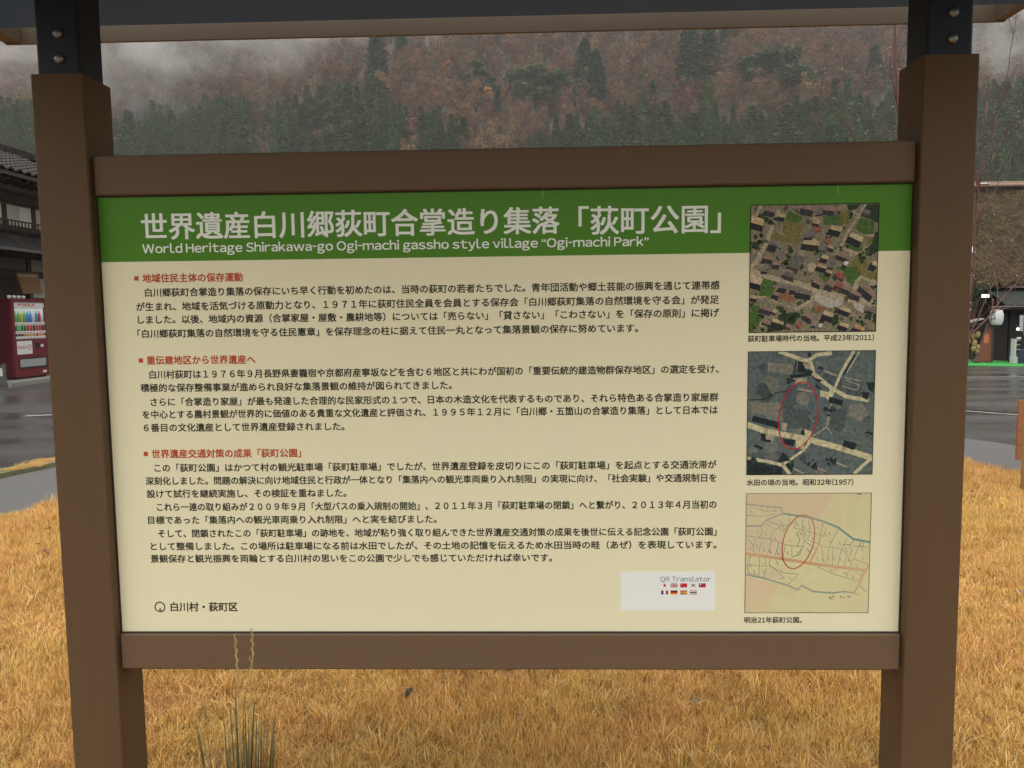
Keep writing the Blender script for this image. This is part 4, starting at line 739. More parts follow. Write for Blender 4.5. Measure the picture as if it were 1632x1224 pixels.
# ------------------------------------------------------------------ fallen leaves on the lawn
leaf_cols = {'russet': (.26, .075, .03), 'dark brown': (.065, .035, .022), 'pale grey-brown': (.22, .17, .12), 'orange': (.42, .12, .03)}
def leaf_mesh(m):
    mb = MB(); n = 9; P = []
    for i in range(n):
        t = i / (n - 1); wv = .014 * math.sin(math.pi * t ** .8) * (1 + .35 * math.sin(i * 2.6)); P.append((t * .06 - .03, wv + .001, .012 * math.sin(t * 3) + random.uniform(0, .006)))
    V = [(x, y, z) for x, y, z in P] + [(x, 0, z * .55) for x, y, z in P] + [(x, -y, z + .004) for x, y, z in P]
    F = [(i, i + 1, n + i + 1, n + i) for i in range(n - 1)] + [(n + i, n + i + 1, 2 * n + i + 1, 2 * n + i) for i in range(n - 1)]
    mb.add(V, F); mb.tube([(-.045, 0, .01), (-.03, 0, .004)], [.0008, .0008], 4); return mb.mesh('leaf', m)
LM = {k: leaf_mesh(mat('leaf_' + k.replace(' ', '_').replace('-', '_'), c, .6, tuple(v * .6 for v in c), 60, .6)) for k, c in leaf_cols.items()}
LV = [(-3.05, 3.1, 'dark brown'), (-2.75, 2.6, 'russet'), (-3.0, 2.1, 'dark brown'), (-2.45, 1.65, 'dark brown'), (-2.62, 1.95, 'russet'), (-2.2, 1.15, 'russet'), (-1.85, .75, 'russet'), (-1.75, .45, 'dark brown'), (-2.35, 1.4, 'dark brown'), (-1.6, .25, 'russet'), (-2.9, 2.75, 'russet'), (-.55, 1.15, 'russet'), (-.26, .42, 'russet'), (-.38, .9, 'dark brown'), (.17, .35, 'pale grey-brown'), (.62, .85, 'pale grey-brown'), (.78, .55, 'russet'), (.66, .12, 'orange'), (.45, .9, 'russet'), (3.25, 4.0, 'dark brown'), (3.3, 3.1, 'dark brown'), (3.0, 2.75, 'dark brown'), (2.6, 2.1, 'dark brown'), (2.75, 2.2, 'pale grey-brown'), (2.95, 2.15, 'orange'), (2.5, 1.75, 'dark brown'), (2.3, 1.35, 'dark brown'), (2.05, 1.25, 'dark brown'), (2.7, 2.45, 'russet'), (2.35, 1.9, 'pale grey-brown'), (2.5, 1.35, 'dark brown'), (.05, 1.1, 'dark brown'), (-.12, .3, 'dark brown')]
for x, y, k in LV:
    side = 'on the lawn left of the left post' if x < -1.2 else ('on the lawn right of the right post' if x > 1.2 else 'on the lawn seen under the lower rail')
    o = link('fallen_leaf', LM[k], None, (x, y, .058), (random.uniform(-.5, .5), random.uniform(-.5, .5), random.uniform(0, 6.28)), [random.uniform(.55, .95)] * 3)
    tag(o, '%s fallen leaf lying %s' % (k, side), 'leaf', '%s fallen leaves %s' % (k, side))

# ------------------------------------------------------------------ bare sapling with red twigs behind the right post
twig_m = mat('red_brown_twig', (.070, .024, .017), .5, (.125, .050, .034), 20, .6); drop_m = mat('rain_drop', (.75, .78, .8), .05, spec=1.0)
def sapling(loc, stems, label, seed):
    random.seed(seed); t = thing('bare_sapling', loc, label, 'tree'); o_ = Vector(loc); drops = MB(); tw = MB(); tips = []
    for P_, r0, r1, nb in stems:
        pts = [Vector(p) - o_ for p in P_]; cur = []
        for i in range(len(pts) - 1):
            for k in range(4):
                q = pts[i].lerp(pts[i + 1], k / 4); cur.append(q + Vector((random.uniform(-1, 1), random.uniform(-1, 1), 0)) * .008)
        cur.append(pts[-1]); n = len(cur); rs = [(r0 + (r1 - r0) * i / (n - 1)) * .68 for i in range(n)]
        mb = MB(); mb.tube(cur, rs, 7); mb.build('stem', twig_m, smooth=True).parent = t
        for b in range(nb):
            i = random.randint(int(n * .3), n - 2); p0 = cur[i]; ax = (cur[i + 1] - cur[i]).normalized(); sd_ = ax.orthogonal(); sd_.rotate(Matrix.Rotation(random.uniform(0, 6.28), 3, ax)); d = (ax * .9 + sd_.normalized() * random.uniform(.5, .9)).normalized(); l = random.uniform(.18, .6); q = [p0]
            for k in range(6):
                d = (d + Vector((random.uniform(-.12, .12), random.uniform(-.12, .12), .05))).normalized(); q.append(q[-1] + d * l / 6)
            rr = rs[i] * .42; tw.tube(q, [rr * (1 - k / 7) + .0008 for k in range(7)], 5); tips.append(q[-1])
            for c in range(random.randint(1, 3)):
                j = random.randint(2, 5); sd2 = Vector((random.uniform(-1, 1), random.uniform(-1, 1), random.uniform(.1, 1))).normalized(); e = q[j] + (d + sd2 * .8).normalized() * random.uniform(.06, .2); tw.tube([q[j], q[j].lerp(e, .5) + Vector((0, 0, .004)), e], [.0018, .0014, .0007], 4); tips.append(e)
    q_ = tw.build('twigs', twig_m); q_.parent = t; q_['kind'] = 'stuff'
    for p in tips:
        if random.random() < .55: drops.lathe([(.0012, -.003), (.0032, -.0012), (.0036, .0006), (.0022, .003), (.0004, .0038)], p - Vector((0, 0, .004)), 7)
    d_ = drops.build('rain_drops', drop_m, smooth=True); d_.parent = t; d_['kind'] = 'stuff'; return t
sapling((3.25, 4.5, 0), [([(3.25, 4.5, 0), (3.12, 4.5, 1.0), (2.98, 4.5, 2.0), (2.90, 4.5, 2.65), (2.85, 4.5, 2.95), (2.80, 4.5, 3.55), (2.76, 4.5, 4.2)], .022, .009, 13),
 ([(3.14, 4.5, .9), (3.2, 4.45, 1.9), (3.05, 4.45, 2.6), (2.93, 4.45, 3.0), (2.95, 4.45, 3.6)], .013, .004, 6), ([(3.1, 4.5, 1.3), (2.7, 4.4, 2.2), (2.45, 4.35, 2.72), (2.38, 4.35, 3.0)], .010, .003, 5),
 ([(3.2, 4.5, .4), (3.3, 4.5, .95), (3.46, 4.5, 1.18), (3.66, 4.5, 1.42), (3.86, 4.5, 1.68), (4.1, 4.45, 1.9)], .013, .005, 7), ([(3.3, 4.5, .9), (3.55, 4.6, 1.3), (3.75, 4.6, 1.75), (3.9, 4.6, 2.1)], .009, .003, 4)],
 'slim sapling with thick red-brown stem rising behind the right post', 5)
sapling((3.68, 5.1, 0), [([(3.68, 5.1, 0), (3.76, 5.1, 1.0), (3.78, 5.1, 1.9), (3.80, 5.1, 2.5), (3.84, 5.1, 3.1)], .017, .008, 2), ([(3.79, 5.1, 2.3), (3.74, 5.1, 2.8), (3.70, 5.1, 3.2), (3.66, 5.1, 3.8)], .009, .003, 3), ([(3.80, 5.1, 2.4), (3.92, 5.1, 2.9), (4.02, 5.1, 3.5), (4.06, 5.1, 4.0)], .009, .003, 3), ([(3.79, 5.1, 2.1), (4.05, 5.1, 2.6), (4.2, 5.1, 3.2)], .007, .002, 3), ([(3.77, 5.1, 1.7), (3.6, 5.1, 2.3), (3.55, 5.1, 3.0)], .006, .002, 3), ([(3.80, 5.1, 2.0), (3.9, 5.1, 2.6), (3.88, 5.1, 3.3)], .006, .002, 3)],
 'bare forked sapling with many thin twigs right of the right post', 9)
random.seed(21)

# ------------------------------------------------------------------ timber sign post at the right edge
tb = mat('wet_orange_timber', (.24, .085, .03), .45, (.34, .14, .055), 3, .6, stretch=(1, 1, .15), bump=.2, bscale=40); tp = mat('yellow_timber', (.36, .21, .07), .5, (.28, .15, .05), 4, .6, stretch=(1, 1, .15))
t = thing('timber_notice_stand', (3.765, 4.16, 0), 'orange-brown timber notice stand on a yellowish post at the right edge', 'notice stand', rz=R(-8))
for i in range(4): MB().box(.11, .95, .52, .55, .17 + .122 * i, .288 + .122 * i).build('board_plank', tb, t).location = (0, .0, 0)
for i in range(0): pass
MB().box(-.055, .035, -.02, .06, 0, 1.0, ch=.006).build('post', tp).parent = t
MB().box(.64, .73, .42, .50, 0, 1.0, ch=.006).build('post', tp).parent = t
for o in [c for c in t.children]: o.location = (0, 0, 0)

# ------------------------------------------------------------------ street house on the left
dkw = mat('dark_house_timber', (.040, .026, .018), .6, (.07, .045, .03), 5, .6, bump=.3, bscale=30); plaster = mat('cream_plaster', (.42, .42, .36), .7, (.36, .36, .30), 3, .5)
house = thing('tiled_shop_house', (-12, 15, 0), 'old two-storey timber shop house with wet roof tiles behind the vending machine', 'house')
def hp(n, m_, *bs, lab=None):
    m = MB()
    for b in bs: m.box(*b)
    o = m.build(n, m_, house)
    if lab: o['label'] = lab
    return o
Y0, Y1 = 12.6, 21.5
hp('wall', dkw, (-19, -12.0, Y0, Y1, -.3, 4.75))
hp('foundation', mat('grey_concrete', (.26, .25, .22), .7, (.19, .18, .16), 4, .5, bump=.3), (-12.1, -10.72, 14.2, Y1, -.2, .09))
for y in (13.4, 15.3, 16.95, 18.8, 20.6): hp('post', dkw, (-12.0, -11.93, y - .07, y + .07, 0, 3.0))
hp('beam', dkw, (-12, -11.9, Y0, Y1, 2.38, 2.52)); hp('beam', dkw, (-12, -11.86, Y0, Y1, 4.08, 4.28)); hp('fascia', mat('weathered_board', (.17, .145, .115), .6), (-12, -11.6, Y0, Y1, 4.29, 4.45))
for a, b, z0, z1 in ((17.04, 18.70, 2.53, 2.95), (17.04, 18.70, 1.90, 2.37), (15.40, 16.86, 2.55, 2.95), (13.5, 15.2, 2.55, 2.95)):
    m_ = plaster if a > 16 else mat('shaded_plaster', (.16, .15, .13), .7)  # near panels get a darker plaster copy, shade put into its colour
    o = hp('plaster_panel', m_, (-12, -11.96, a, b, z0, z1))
for i in range(8):
    y = 13.02 + i * 1.06
    f = MB(); f.box(-12, -11.93, y, y + .06, 3.50, 4.07); f.box(-12, -11.93, y + .98, y + 1.04, 3.50, 4.07); f.box(-12, -11.93, y + .06, y + .98, 3.50, 3.55); f.box(-12, -11.93, y + .06, y + .98, 4.02, 4.07)
    o = f.build('window', dkw, house); pn = MB().box(-12, -11.955, y + .06, y + .50, 3.55, 4.02).build('pane', mat('pale_blind', (.58, .57, .45), .5, (.48, .46, .36), 2, .6), o); pn = MB().box(-12, -11.96, y + .53, y + .98, 3.55, 4.02).build('pane', mat('white_blind', (.70, .70, .60), .5), o)
rl = MB(); rl.box(-11.70, -11.67, Y0, Y1, 3.60, 3.635); rl.box(-11.70, -11.67, Y0, Y1, 3.42, 3.44)
for i in range(74): rl.box(-11.695, -11.675, Y0 + .06 + i * .12, Y0 + .085 + i * .12, 3.44, 3.60)
rl.build('railing', dkw, house)
# pent roof of wet dark sheets
lr = mat('wet_dark_sheet', (.014, .015, .017), .35, (.028, .028, .03), 4, .6)
for i in range(9):
    y = Y0 + i * 1.0; m = MB(); m.prism([(-12.0, 3.42), (-10.95, 2.93), (-10.95, 2.89), (-12.0, 3.36)], 'y', y + .005, y + .985); m.build('roof_sheet', lr, house)
for i in range(9):
    y = Y0 + i * 1.0 + .99; MB().prism([(-12.0, 3.445), (-10.94, 2.955), (-10.94, 2.925), (-12.0, 3.415)], 'y', y - .018, y + .018).build('roof_batten', dkw, house)
hp('gutter', mat('gutter_metal', (.10, .09, .085), .4), (-10.945, -10.86, Y0, Y1, 2.84, 2.90))
for i in range(28): hp('rafter', dkw, (-12, -11.0, Y0 + .2 + i * .32, Y0 + .25 + i * .32, 2.80, 2.86))
# tiled upper roof, ridge along the street
sl = (6.02 - 4.60) / (14.5 - 10.95)
MB().prism([(-10.95, 4.50), (-14.5, 5.92), (-18.5, 4.3), (-18.5, 4.2), (-14.5, 5.80), (-10.95, 4.42)], 'y', Y0 - .6, Y1 + .6).build('roof_deck', dkw, house)
for i in range(30): hp('rafter', dkw, (-12, -11.05, Y0 + .1 + i * .3, Y0 + .16 + i * .3, 4.36, 4.43))
tile_m = mat('wet_roof_tile', (.014, .012, .011), .6, (.060, .048, .042), 7, .3, bump=.5, spec=.15)
tm = MB(); tw_, tl = .30, .34
for j in range(6):
    u0, u1 = j / 5 * tw_ - tw_ / 2, 0
P_ = [(tw_ * (k / 6 - .5), .034 * math.sin(k / 6 * 2 * math.pi) + .03) for k in range(7)]
V = [(0, y, z) for y, z in P_] + [(-tl, y, z - .012) for y, z in P_] + [(0, y, z - .045) for y, z in P_]
tm.add(V, [(k, k + 1, 8 + k, 7 + k) for k in range(6)] + [(14 + k, 15 + k, k + 1, k) for k in range(6)]); tme = tm.mesh('roof_tile', tile_m)
an = math.atan(sl); rows = 12; cols = 25
for r_ in range(rows):
    for c in range(cols):
        d = r_ * .315; o = link('roof_tile', tme, house, (-10.93 - d * math.cos(an) + 12, 13.3 + c * .292 - 15, 4.545 + d * math.sin(an) + random.uniform(-.004, .004)), (0, an - .055, random.uniform(-.02, .02)))
hp('ridge', tile_m, (-14.75, -14.30, Y0 - .5, Y1 + .5, 5.93, 6.12))
for y in (13, 16.6, 20.2): hp('bracket', dkw, (-12, -11.2, y, y + .12, 4.46, 4.5))
# straw sign hung on the front
t = thing('straw_shop_sign', (-11.55, 16.2, 1.98), 'golden straw shop sign panel hanging above the vending machine', 'sign')
m = MB(); m.prism([(-.28, .46), (.32, .46), (.42, .0), (-.12, .0)], 'y', -.02, .02); o = m.build('straw_panel', mat('straw_panel', (.24, .13, .045), .8, (.15, .08, .03), 30, .6, bump=.5, bscale=80)); o.parent = t
t.rotation_euler = (0, 0, R(78))
cu = MB()
for i in range(7): cu.box(-.24 + i * .077, -.19 + i * .077, -.027, -.021, .37, .43)
o = cu.build('lettering_blocks', mat('pale_letter', (.30, .27, .20), .6)); o.parent = t

# ------------------------------------------------------------------ vending machine, front towards the street (+X)
vm_red = mat('maroon_enamel', (.15, .022, .028), .3, (.13, .018, .024), 3, .6, coat=.2); vm_side = mat('dark_maroon_side', (.085, .014, .02), .35); vwhite = mat('white_enamel', (.62, .63, .60), .35)
VX, VY = -11.17, 15.05
vend = thing('vending_machine', (VX, VY, .09), 'maroon drinks vending machine with white price strips standing before the shop house', 'vending machine', rz=R(-4))
def vp(n, m_, *bs, parent=None, lab=None):
    m = MB()
    for b in bs: m.box(*b)
    o = bpy.data.objects.new(n, m.mesh(n, m_)); COL.objects.link(o); o.parent = parent or vend
    if lab: o['label'] = lab
    return o
VW = 1.12
vp('cabinet', vm_side, (-.70, -.06, 0, VW, .03, 1.75))
vp('door', vm_red, (-.058, 0, 0, VW, .06, .86), (-.058, 0, 0, .08, .862, 1.74), (-.058, 0, VW - .06, VW, .862, 1.74), (-.058, 0, .082, VW - .062, 1.68, 1.74))
vp('window_back', mat('lit_back_panel', (.60, .62, .58), .5, emit=((.75, .85, .80), .12)), (-.056, -.05, .085, VW - .065, .87, 1.675))
vp('foot', vm_side, (-.6, -.08, .05, .15, 0, .03)); vp('foot', vm_side, (-.6, -.08, VW - .15, VW - .05, 0, .03))
for z in (1.18, .99, .80 + .075): 
    s_ = vp('price_strip', vwhite, (-.049, -.012, .09, VW - .07, z, z + .055))
    for k in range(9): vp('button', mat('button_red', (.45, .10, .06), .4), (-.0118, -.006, .12 + k * .105, .165 + k * .105, z + .012, z + .028), parent=s_)
dcol = {'g': (.12, .42, .12), 'y': (.55, .48, .08), 'b': (.08, .26, .55), 'w': (.65, .68, .68), 'r': (.50, .04, .05), 'd': (.07, .035, .03), 'o': (.60, .26, .05), 'e': (.05, .16, .06)}
for z, hgt, rad, seq in ((1.236, .25, .036, 'ggygbbwbrw'), (1.046, .125, .033, 'egeerrdrrd'), (.931, .055, .033, 'dddooyoroo')):
    for k, c in enumerate(seq):
        m = MB(); m.lathe([(rad, 0), (rad, hgt * .68), (rad * .55, hgt * .84), (rad * .4, hgt * .87), (rad * .4, hgt)] if hgt > .2 else [(rad, 0), (rad, hgt * .92), (rad * .85, hgt)], (-.03, .135 + k * .094, z), 10)
        mcol = mat('drink_' + c, dcol[c], .25); o = bpy.data.objects.new('drink_bottle' if hgt > .2 else 'drink_can', m.mesh('drink', mcol, True)); COL.objects.link(o); o.parent = vend; o.scale = (.6, 1, 1); o.location = (-.012, 0, 0)
def vtext(txt, y0, y1, z, h, m_, parent, x=.003, italic=False):
    cu = bpy.data.curves.new('t', 'FONT'); cu.body = txt; cu.offset = .02; cu.resolution_u = 2; to = bpy.data.objects.new('t', cu); COL.objects.link(to); me = bpy.data.meshes.new_from_object(to); bpy.data.objects.remove(to)
    co = np.zeros(len(me.vertices) * 3, np.float32); me.vertices.foreach_get('co', co); co = co.reshape(-1, 3); a, b = co.min(0), co.max(0)
    out = np.stack([np.full(len(co), x), y0 + (co[:, 0] - a[0]) / (b[0] - a[0]) * (y1 - y0), z + (co[:, 1] - a[1]) / (b[1] - a[1]) * h], 1)
    me.vertices.foreach_set('co', out.astype(np.float32).ravel()); me.materials.clear(); me.materials.append(m_); me.update(); o = bpy.data.objects.new('lettering', me); COL.objects.link(o); o.parent = parent; return o
redp = mat('red_lettering', (.50, .05, .06), .4)
hd = vp('header_strip', vwhite, (-.048, -.02, .09, VW - .07, 1.565, 1.672)); vtext('POKKA', .22, .75, 1.585, .065, redp, hd, x=-.018)
ps = vp('poster', vwhite, (.001, .004, .09, .56, .54, .83)); vtext('POKKA', .11, .38, .66, .06, redp, ps, x=.006)
m = MB(); n_h = 20; P_ = [(.46 + .055 * (1 - abs(math.cos(t * 3.1416 / 10))) * math.sin(t * .6283) + .05 * math.sin(t * .314), .69 + .05 * math.cos(t * .314)) for t in range(21)]
m.tube([(.006, a, b) for a, b in P_], .006, 4); o = bpy.data.objects.new('logo_swirl', m.mesh('logo', redp)); COL.objects.link(o); o.parent = ps
vp('coin_panel', mat('black_panel', (.02, .02, .022), .3), (.001, .006, .66, .80, .66, .78)); vp('coin_label', vwhite, (.001, .006, .84, .92, .68, .74))
vp('delivery_flap', mat('grey_flap', (.30, .31, .29), .3), (-.02, .004, .16, .98, .26, .43)); vp('flap_surround', mat('black_panel', (.02, .02, .022), .3), (-.03, .003, .12, 1.02, .22, .255), (-.03, .003, .12, 1.02, .435, .46), (-.03, .003, .12, .155, .256, .434), (-.03, .003, .985, 1.02, .256, .434))
vp('floor_label', vwhite, (.001, .004, .86, .98, .10, .15)); vp('kick_plate', vm_side, (-.05, -.005, .02, VW - .02, 0.031, .058))
for k in range(4):
    m = MB(); m.lathe([(.035, 0), (.045, .06), (.02, .075)], (0, 0, 0), 10); o = bpy.data.objects.new('small_pot', m.mesh('pot', vwhite, True)); COL.objects.link(o); o.location = (VX - .12, VY + .12 + k * .16, 1.842); tag(o, 'small white pot standing in a row on top of the vending machine', 'pot', 'white pots on the vending machine')
# small framed street sign at the far left
t = thing('grey_street_sign', (-10.86, 14.15, 0), 'low grey-green sign frame with a white notice at the left edge', 'sign')
gs = mat('grey_green_metal', (.085, .095, .08), .5)
MB().box(-.35, .06, 0, .04, .05, .46).build('panel', gs).parent = t; MB().box(.03, .062, -.01, .05, 0, .5).build('leg', gs).parent = t; MB().box(-.35, -.318, -.01, .05, 0, .5).build('leg', gs).parent = t; MB().box(-.26, .015, -.006, -.001, .24, .40).build('notice', vwhite).parent = t

# ------------------------------------------------------------------ thatched house on the right
GX = -.30
th_m = mat('old_thatch', (.020, .015, .009), .95, (.105, .072, .040), 7, .45, bump=1.0, bscale=26, c3=(.030, .026, .012), s3=2.2, spec=.1, detail=8)
farm = thing('thatched_farmhouse', (18, 25, GX), 'steep mossy thatched farmhouse with a souvenir shop under its dark eave', 'house')
def fp(n, m_, *bs):
    m = MB()
    for b in bs: m.box(*b)
    return m.build(n, m_, farm)
FX0, FX1 = 13.35, 30
fp('wall', dkw, (FX0 + .4, FX1, 25.6, 31.5, GX - .2, 2.25))
nx, ny = 150, 46; V = []; F = []
for j in range(ny + 1):
    for i in range(nx + 1):
        u, v = i / nx, j / ny; x = FX0 + (FX1 - FX0) * u; x += (.25 * (1 - v)) * (1 if i == 0 else 0); y = 23.9 + 4.1 * v; z = 2.08 + 3.55 * v + .16 * math.sin(v * 3.14)
        k = rng.normal() * .045 + .07 * math.sin(x * 1.9 + v * 5) * math.sin(v * 9 + x * .7); V.append((x + rng.normal() * .02, y + k * .6, z + k + (.05 * math.sin(x * 3.1) + rng.normal() * .05 if j == 0 else 0)))
for j in range(ny):
    for i in range(nx): a = j * (nx + 1) + i; F.append((a, a + 1, a + nx + 2, a + nx + 1))
m = MB(); m.v = V; m.f = F; o = m.build('thatch', th_m, farm)
# loose straw ends over the thatch
n = 26000; u = rng.uniform(0, 1, n); v = rng.uniform(0, .99, n); C = np.stack([FX0 + (FX1 - FX0) * u * .6, 23.9 + 4.1 * v, 2.08 + 3.55 * v + .16 * np.sin(v * 3.14) + .02], 1); L_ = rng.uniform(.05, .16, n)[:, None]
D = np.stack([rng.normal(size=n) * .35, -np.full(n, .72) + rng.normal(size=n) * .15, -np.full(n, .6) + rng.normal(size=n) * .2], 1); Wd = np.stack([np.full(n, .006), np.zeros(n), np.zeros(n)], 1)
Vs = np.stack([C - Wd + [0, 0, .01], C + Wd + [0, 0, .01], C + D * L_ + [0, -.03, .015]], 1).reshape(-1, 3)
tint_s = np.repeat(rng.uniform(.0, 1, n), 3); sm = tint_mat('thatch_straw', [(0, (.018, .014, .008)), (.6, (.085, .058, .030)), (1, (.26, .185, .105))], .9)
me = np_mesh('loose_straw', Vs, np.arange(3 * n).reshape(-1, 3), tint_s, sm); o = bpy.data.objects.new('loose_straw', me); COL.objects.link(o); adopt(o, farm); o['kind'] = 'stuff'
MB().prism([(23.9, 2.0), (28.2, 5.5), (32.4, 2.0), (32.4, 2.3), (28.2, 5.86), (28.0, 5.6)], 'x', FX0 + .3, FX1).build('thatch_core', dkw, farm)
rw = mat('ridge_wood', (.26, .17, .11), .6, (.19, .12, .08), 2, .6)
for i in range(3): MB().tube([(FX0 + .1, 27.9 + .16 * i, 5.76 + .045 * (i % 2 * 2 - 0)), (FX1, 27.9 + .16 * i, 5.76 + .045 * (i % 2 * 2))], .075, 8).build('ridge_pole', rw, farm, smooth=True)
MB().box(FX0 + .1, FX1, 28.0, 28.25, 5.86, 5.90).build('ridge_board', rw, farm)
fp('snow_patch', mat('white_patch', (.7, .72, .72), .5), (16.05, 16.4, 27.80, 27.9, 5.81, 5.85))
# lean-to roof with boards
lb = mat('dark_green_slats', (.012, .016, .013), .7, (.026, .032, .027), 6, .6, spec=.2)
for i in range(9):
    v0 = i / 9; y = 22.9 + v0 * 1.7; z = 1.46 + v0 * .72; MB().prism([(y, z), (y + .21, z + .085), (y + .21, z + .058), (y, z - .028)], 'x', 14.35 + .02 * (i % 2), FX1).build('roof_slat', lb, farm)
fp('eave_beam', dkw, (13.9, FX1, 22.95, 23.05, 1.33, 1.42)); fp('eave_edge', mat('grey_edge', (.16, .15, .14), .5), (13.9, FX1, 22.85, 22.90, 1.40, 1.435))
for x in (13.95, 15.0, 17.0, 19.0, 21.0, 23.0): fp('post', dkw, (x, x + .11, 23.0, 23.11, GX - .1, 1.33))
fp('shop_back_wall', dkw, (13.6, FX1, 24.6, 24.7, GX - .1, 1.9))
for x in (13.9, 14.45, 14.9, 15.4, 16.0): fp('shop_door', mat('very_dark_wood', (.022, .016, .012), .5), (x, x + .45, 24.54, 24.585, GX, 1.25))
fp('small_notice', vwhite, (14.62, 14.74, 24.50, 24.53, .58, .64))
# carpet
mb = MB(); P_ = [(12.6, 21.9), (13.6, 21.35), (14.3, 21.0), (14.75, 21.1), (14.9, 22.6), (14.6, 24.5), (12.6, 24.5)]
mb.v = [(x, y, GZ(x, y) + .02) for x, y in P_] + [(x, y, GZ(x, y)) for x, y in P_]; n = len(P_); mb.f = [tuple(range(n))] + [(i, i + n, (i + 1) % n + n, (i + 1) % n) for i in range(n)]
tag(mb.build('green_carpet', mat('green_turf_carpet', (.035, .30, .055), .8, (.03, .24, .04), 20, .6)), 'bright green artificial turf mat in front of the souvenir shop', 'carpet')
# lantern
t = thing('paper_lantern', (13.98, 22.75, .86), 'big white paper lantern with black characters hanging under the eave', 'lantern')
m = MB(); pr = []; H_ = .46
for i in range(15):
    v = i / 14; r = .185 * (math.sin(math.pi * (.12 + .76 * v)) ** .35); pr.append((r + (.004 if i % 2 else 0), v * H_))
m.lathe(pr, (0, 0, 0), 20); m.build('paper_body', mat('lantern_paper', (.55, .56, .53), .6), smooth=True).parent = t
MB().lathe([(.09, 0), (.09, .03)], (0, 0, H_), 14).build('cap', dkw).parent = t; MB().lathe([(.09, -.03), (.09, 0)], (0, 0, 0), 14).build('cap', dkw).parent = t
def ltext(txt, cx, z0, z1, r, ang):
    cu = bpy.data.curves.new('t', 'FONT'); cu.body = txt; cu.offset = .03; cu.resolution_u = 2; cu.align_x = 'CENTER'; cu.space_line = .9; to = bpy.data.objects.new('t', cu); COL.objects.link(to); me = bpy.data.meshes.new_from_object(to); bpy.data.objects.remove(to)
    co = np.zeros(len(me.vertices) * 3, np.float32); me.vertices.foreach_get('co', co); co = co.reshape(-1, 3); a, b = co.min(0), co.max(0); s = (z1 - z0) / (b[1] - a[1])
    th = ang + (co[:, 0] - (a[0] + b[0]) / 2) * s / r; out = np.stack([np.sin(th) * (r + .004), -np.cos(th) * (r + .004), z0 + (co[:, 1] - a[1]) * s], 1)
    me.vertices.foreach_set('co', out.astype(np.float32).ravel()); me.materials.clear(); me.materials.append(ink); me.update(); o = bpy.data.objects.new('lettering', me); COL.objects.link(o); o.parent = t
ltext('茶\n屋', 0, .07, .40, .187, R(-62))
# tall leaning signboard with an orange notice
bw = mat('rust_signboard', (.20, .065, .035), .5, (.15, .05, .03), 6, .6)
t = thing('standing_signboard', (13.72, 22.9, GX), 'tall rust-brown standing signboard with an orange notice on the green mat', 'signboard', rz=R(6))
m = MB(); m.prism([(-.30, .05), (.22, .05), (.20, 1.20), (.08, 1.22)], 'y', -.02, .02); m.build('board', bw).parent = t
MB().prism([(-.31, .05), (-.27, .05), (.10, 1.24), (.06, 1.24)], 'y', -.045, -.021).build('side_frame', mat('violet_frame', (.10, .07, .11), .5)).parent = t
MB().box(-.02, .12, -.028, -.0225, .62, .88).build('notice', mat('orange_notice', (.62, .20, .02), .5)).parent = t
m = MB()
for k in range(3): m.box(.01, .09, -.033, -.0285, .65 + k * .08, .69 + k * .08)
m.build('notice_lettering', redp).parent = t
MB().box(-.25, -.15, -.12, .12, 0, .05).build('foot', dkw).parent = t; MB().box(.1, .2, -.12, .12, 0, .05).build('foot', dkw).parent = t
# hanging dried wares
t = thing('wares_garland', (13.30, 22.9, .05), 'golden straw wares hanging in a bundle at the left of the shop', 'wares')
gold = mat('straw_wares', (.34, .24, .09), .8, (.20, .13, .05), 12, .6)
for k in range(9):
    x, z = random.uniform(-.12, .22), random.uniform(-.12, .60); m = MB(); m.lathe([(.01, .12), (.05, .09), (.075, .03), (.06, -.04), (.02, -.08)], (x, random.uniform(-.08, .08), z), 9); m.build('straw_bundle', gold, smooth=True).parent = t
MB().tube([(-.2, 0, .78), (.02, 0, .80), (.3, 0, .86)], .012, 5).build('hanging_pole', rw).parent = t
m = MB(); m.prism([(-.45, .86), (.28, 1.02), (.26, .99), (-.45, .80)], 'y', -.25, .1); m.build('awning', mat('pale_awning', (.30, .27, .22), .6)).parent = t
# postcards
t = thing('postcard_display', (14.83, 22.7, .55), 'hanging display of picture postcards under the eave at the right edge', 'display')
pcs = [(.26, .20, .12), (.30, .13, .08), (.16, .22, .13), (.32, .17, .09), (.20, .24, .16)]
for r_ in range(3):
    for c in range(3):
        w_ = MB().box(c * .17 - .05, c * .17 + .11, -.006, 0, r_ * .2, r_ * .2 + .17).build('postcard', vwhite); w_.parent = t
        q = MB().box(c * .17 - .035, c * .17 + .095, -.010, -.0065, r_ * .2 + .03, r_ * .2 + .145).build('picture', mat('postcard_%d' % ((r_ * 2 + c) % 5), pcs[(r_ * 2 + c) % 5], .4, tuple(v * .4 for v in pcs[(r_ * 2 + c) % 5]), 25, .4)); q.parent = w_
MB().box(-.19, -.08, -.004, .02, .12, .60).build('side_card', mat('grey_card', (.32, .35, .36), .5)).parent = t
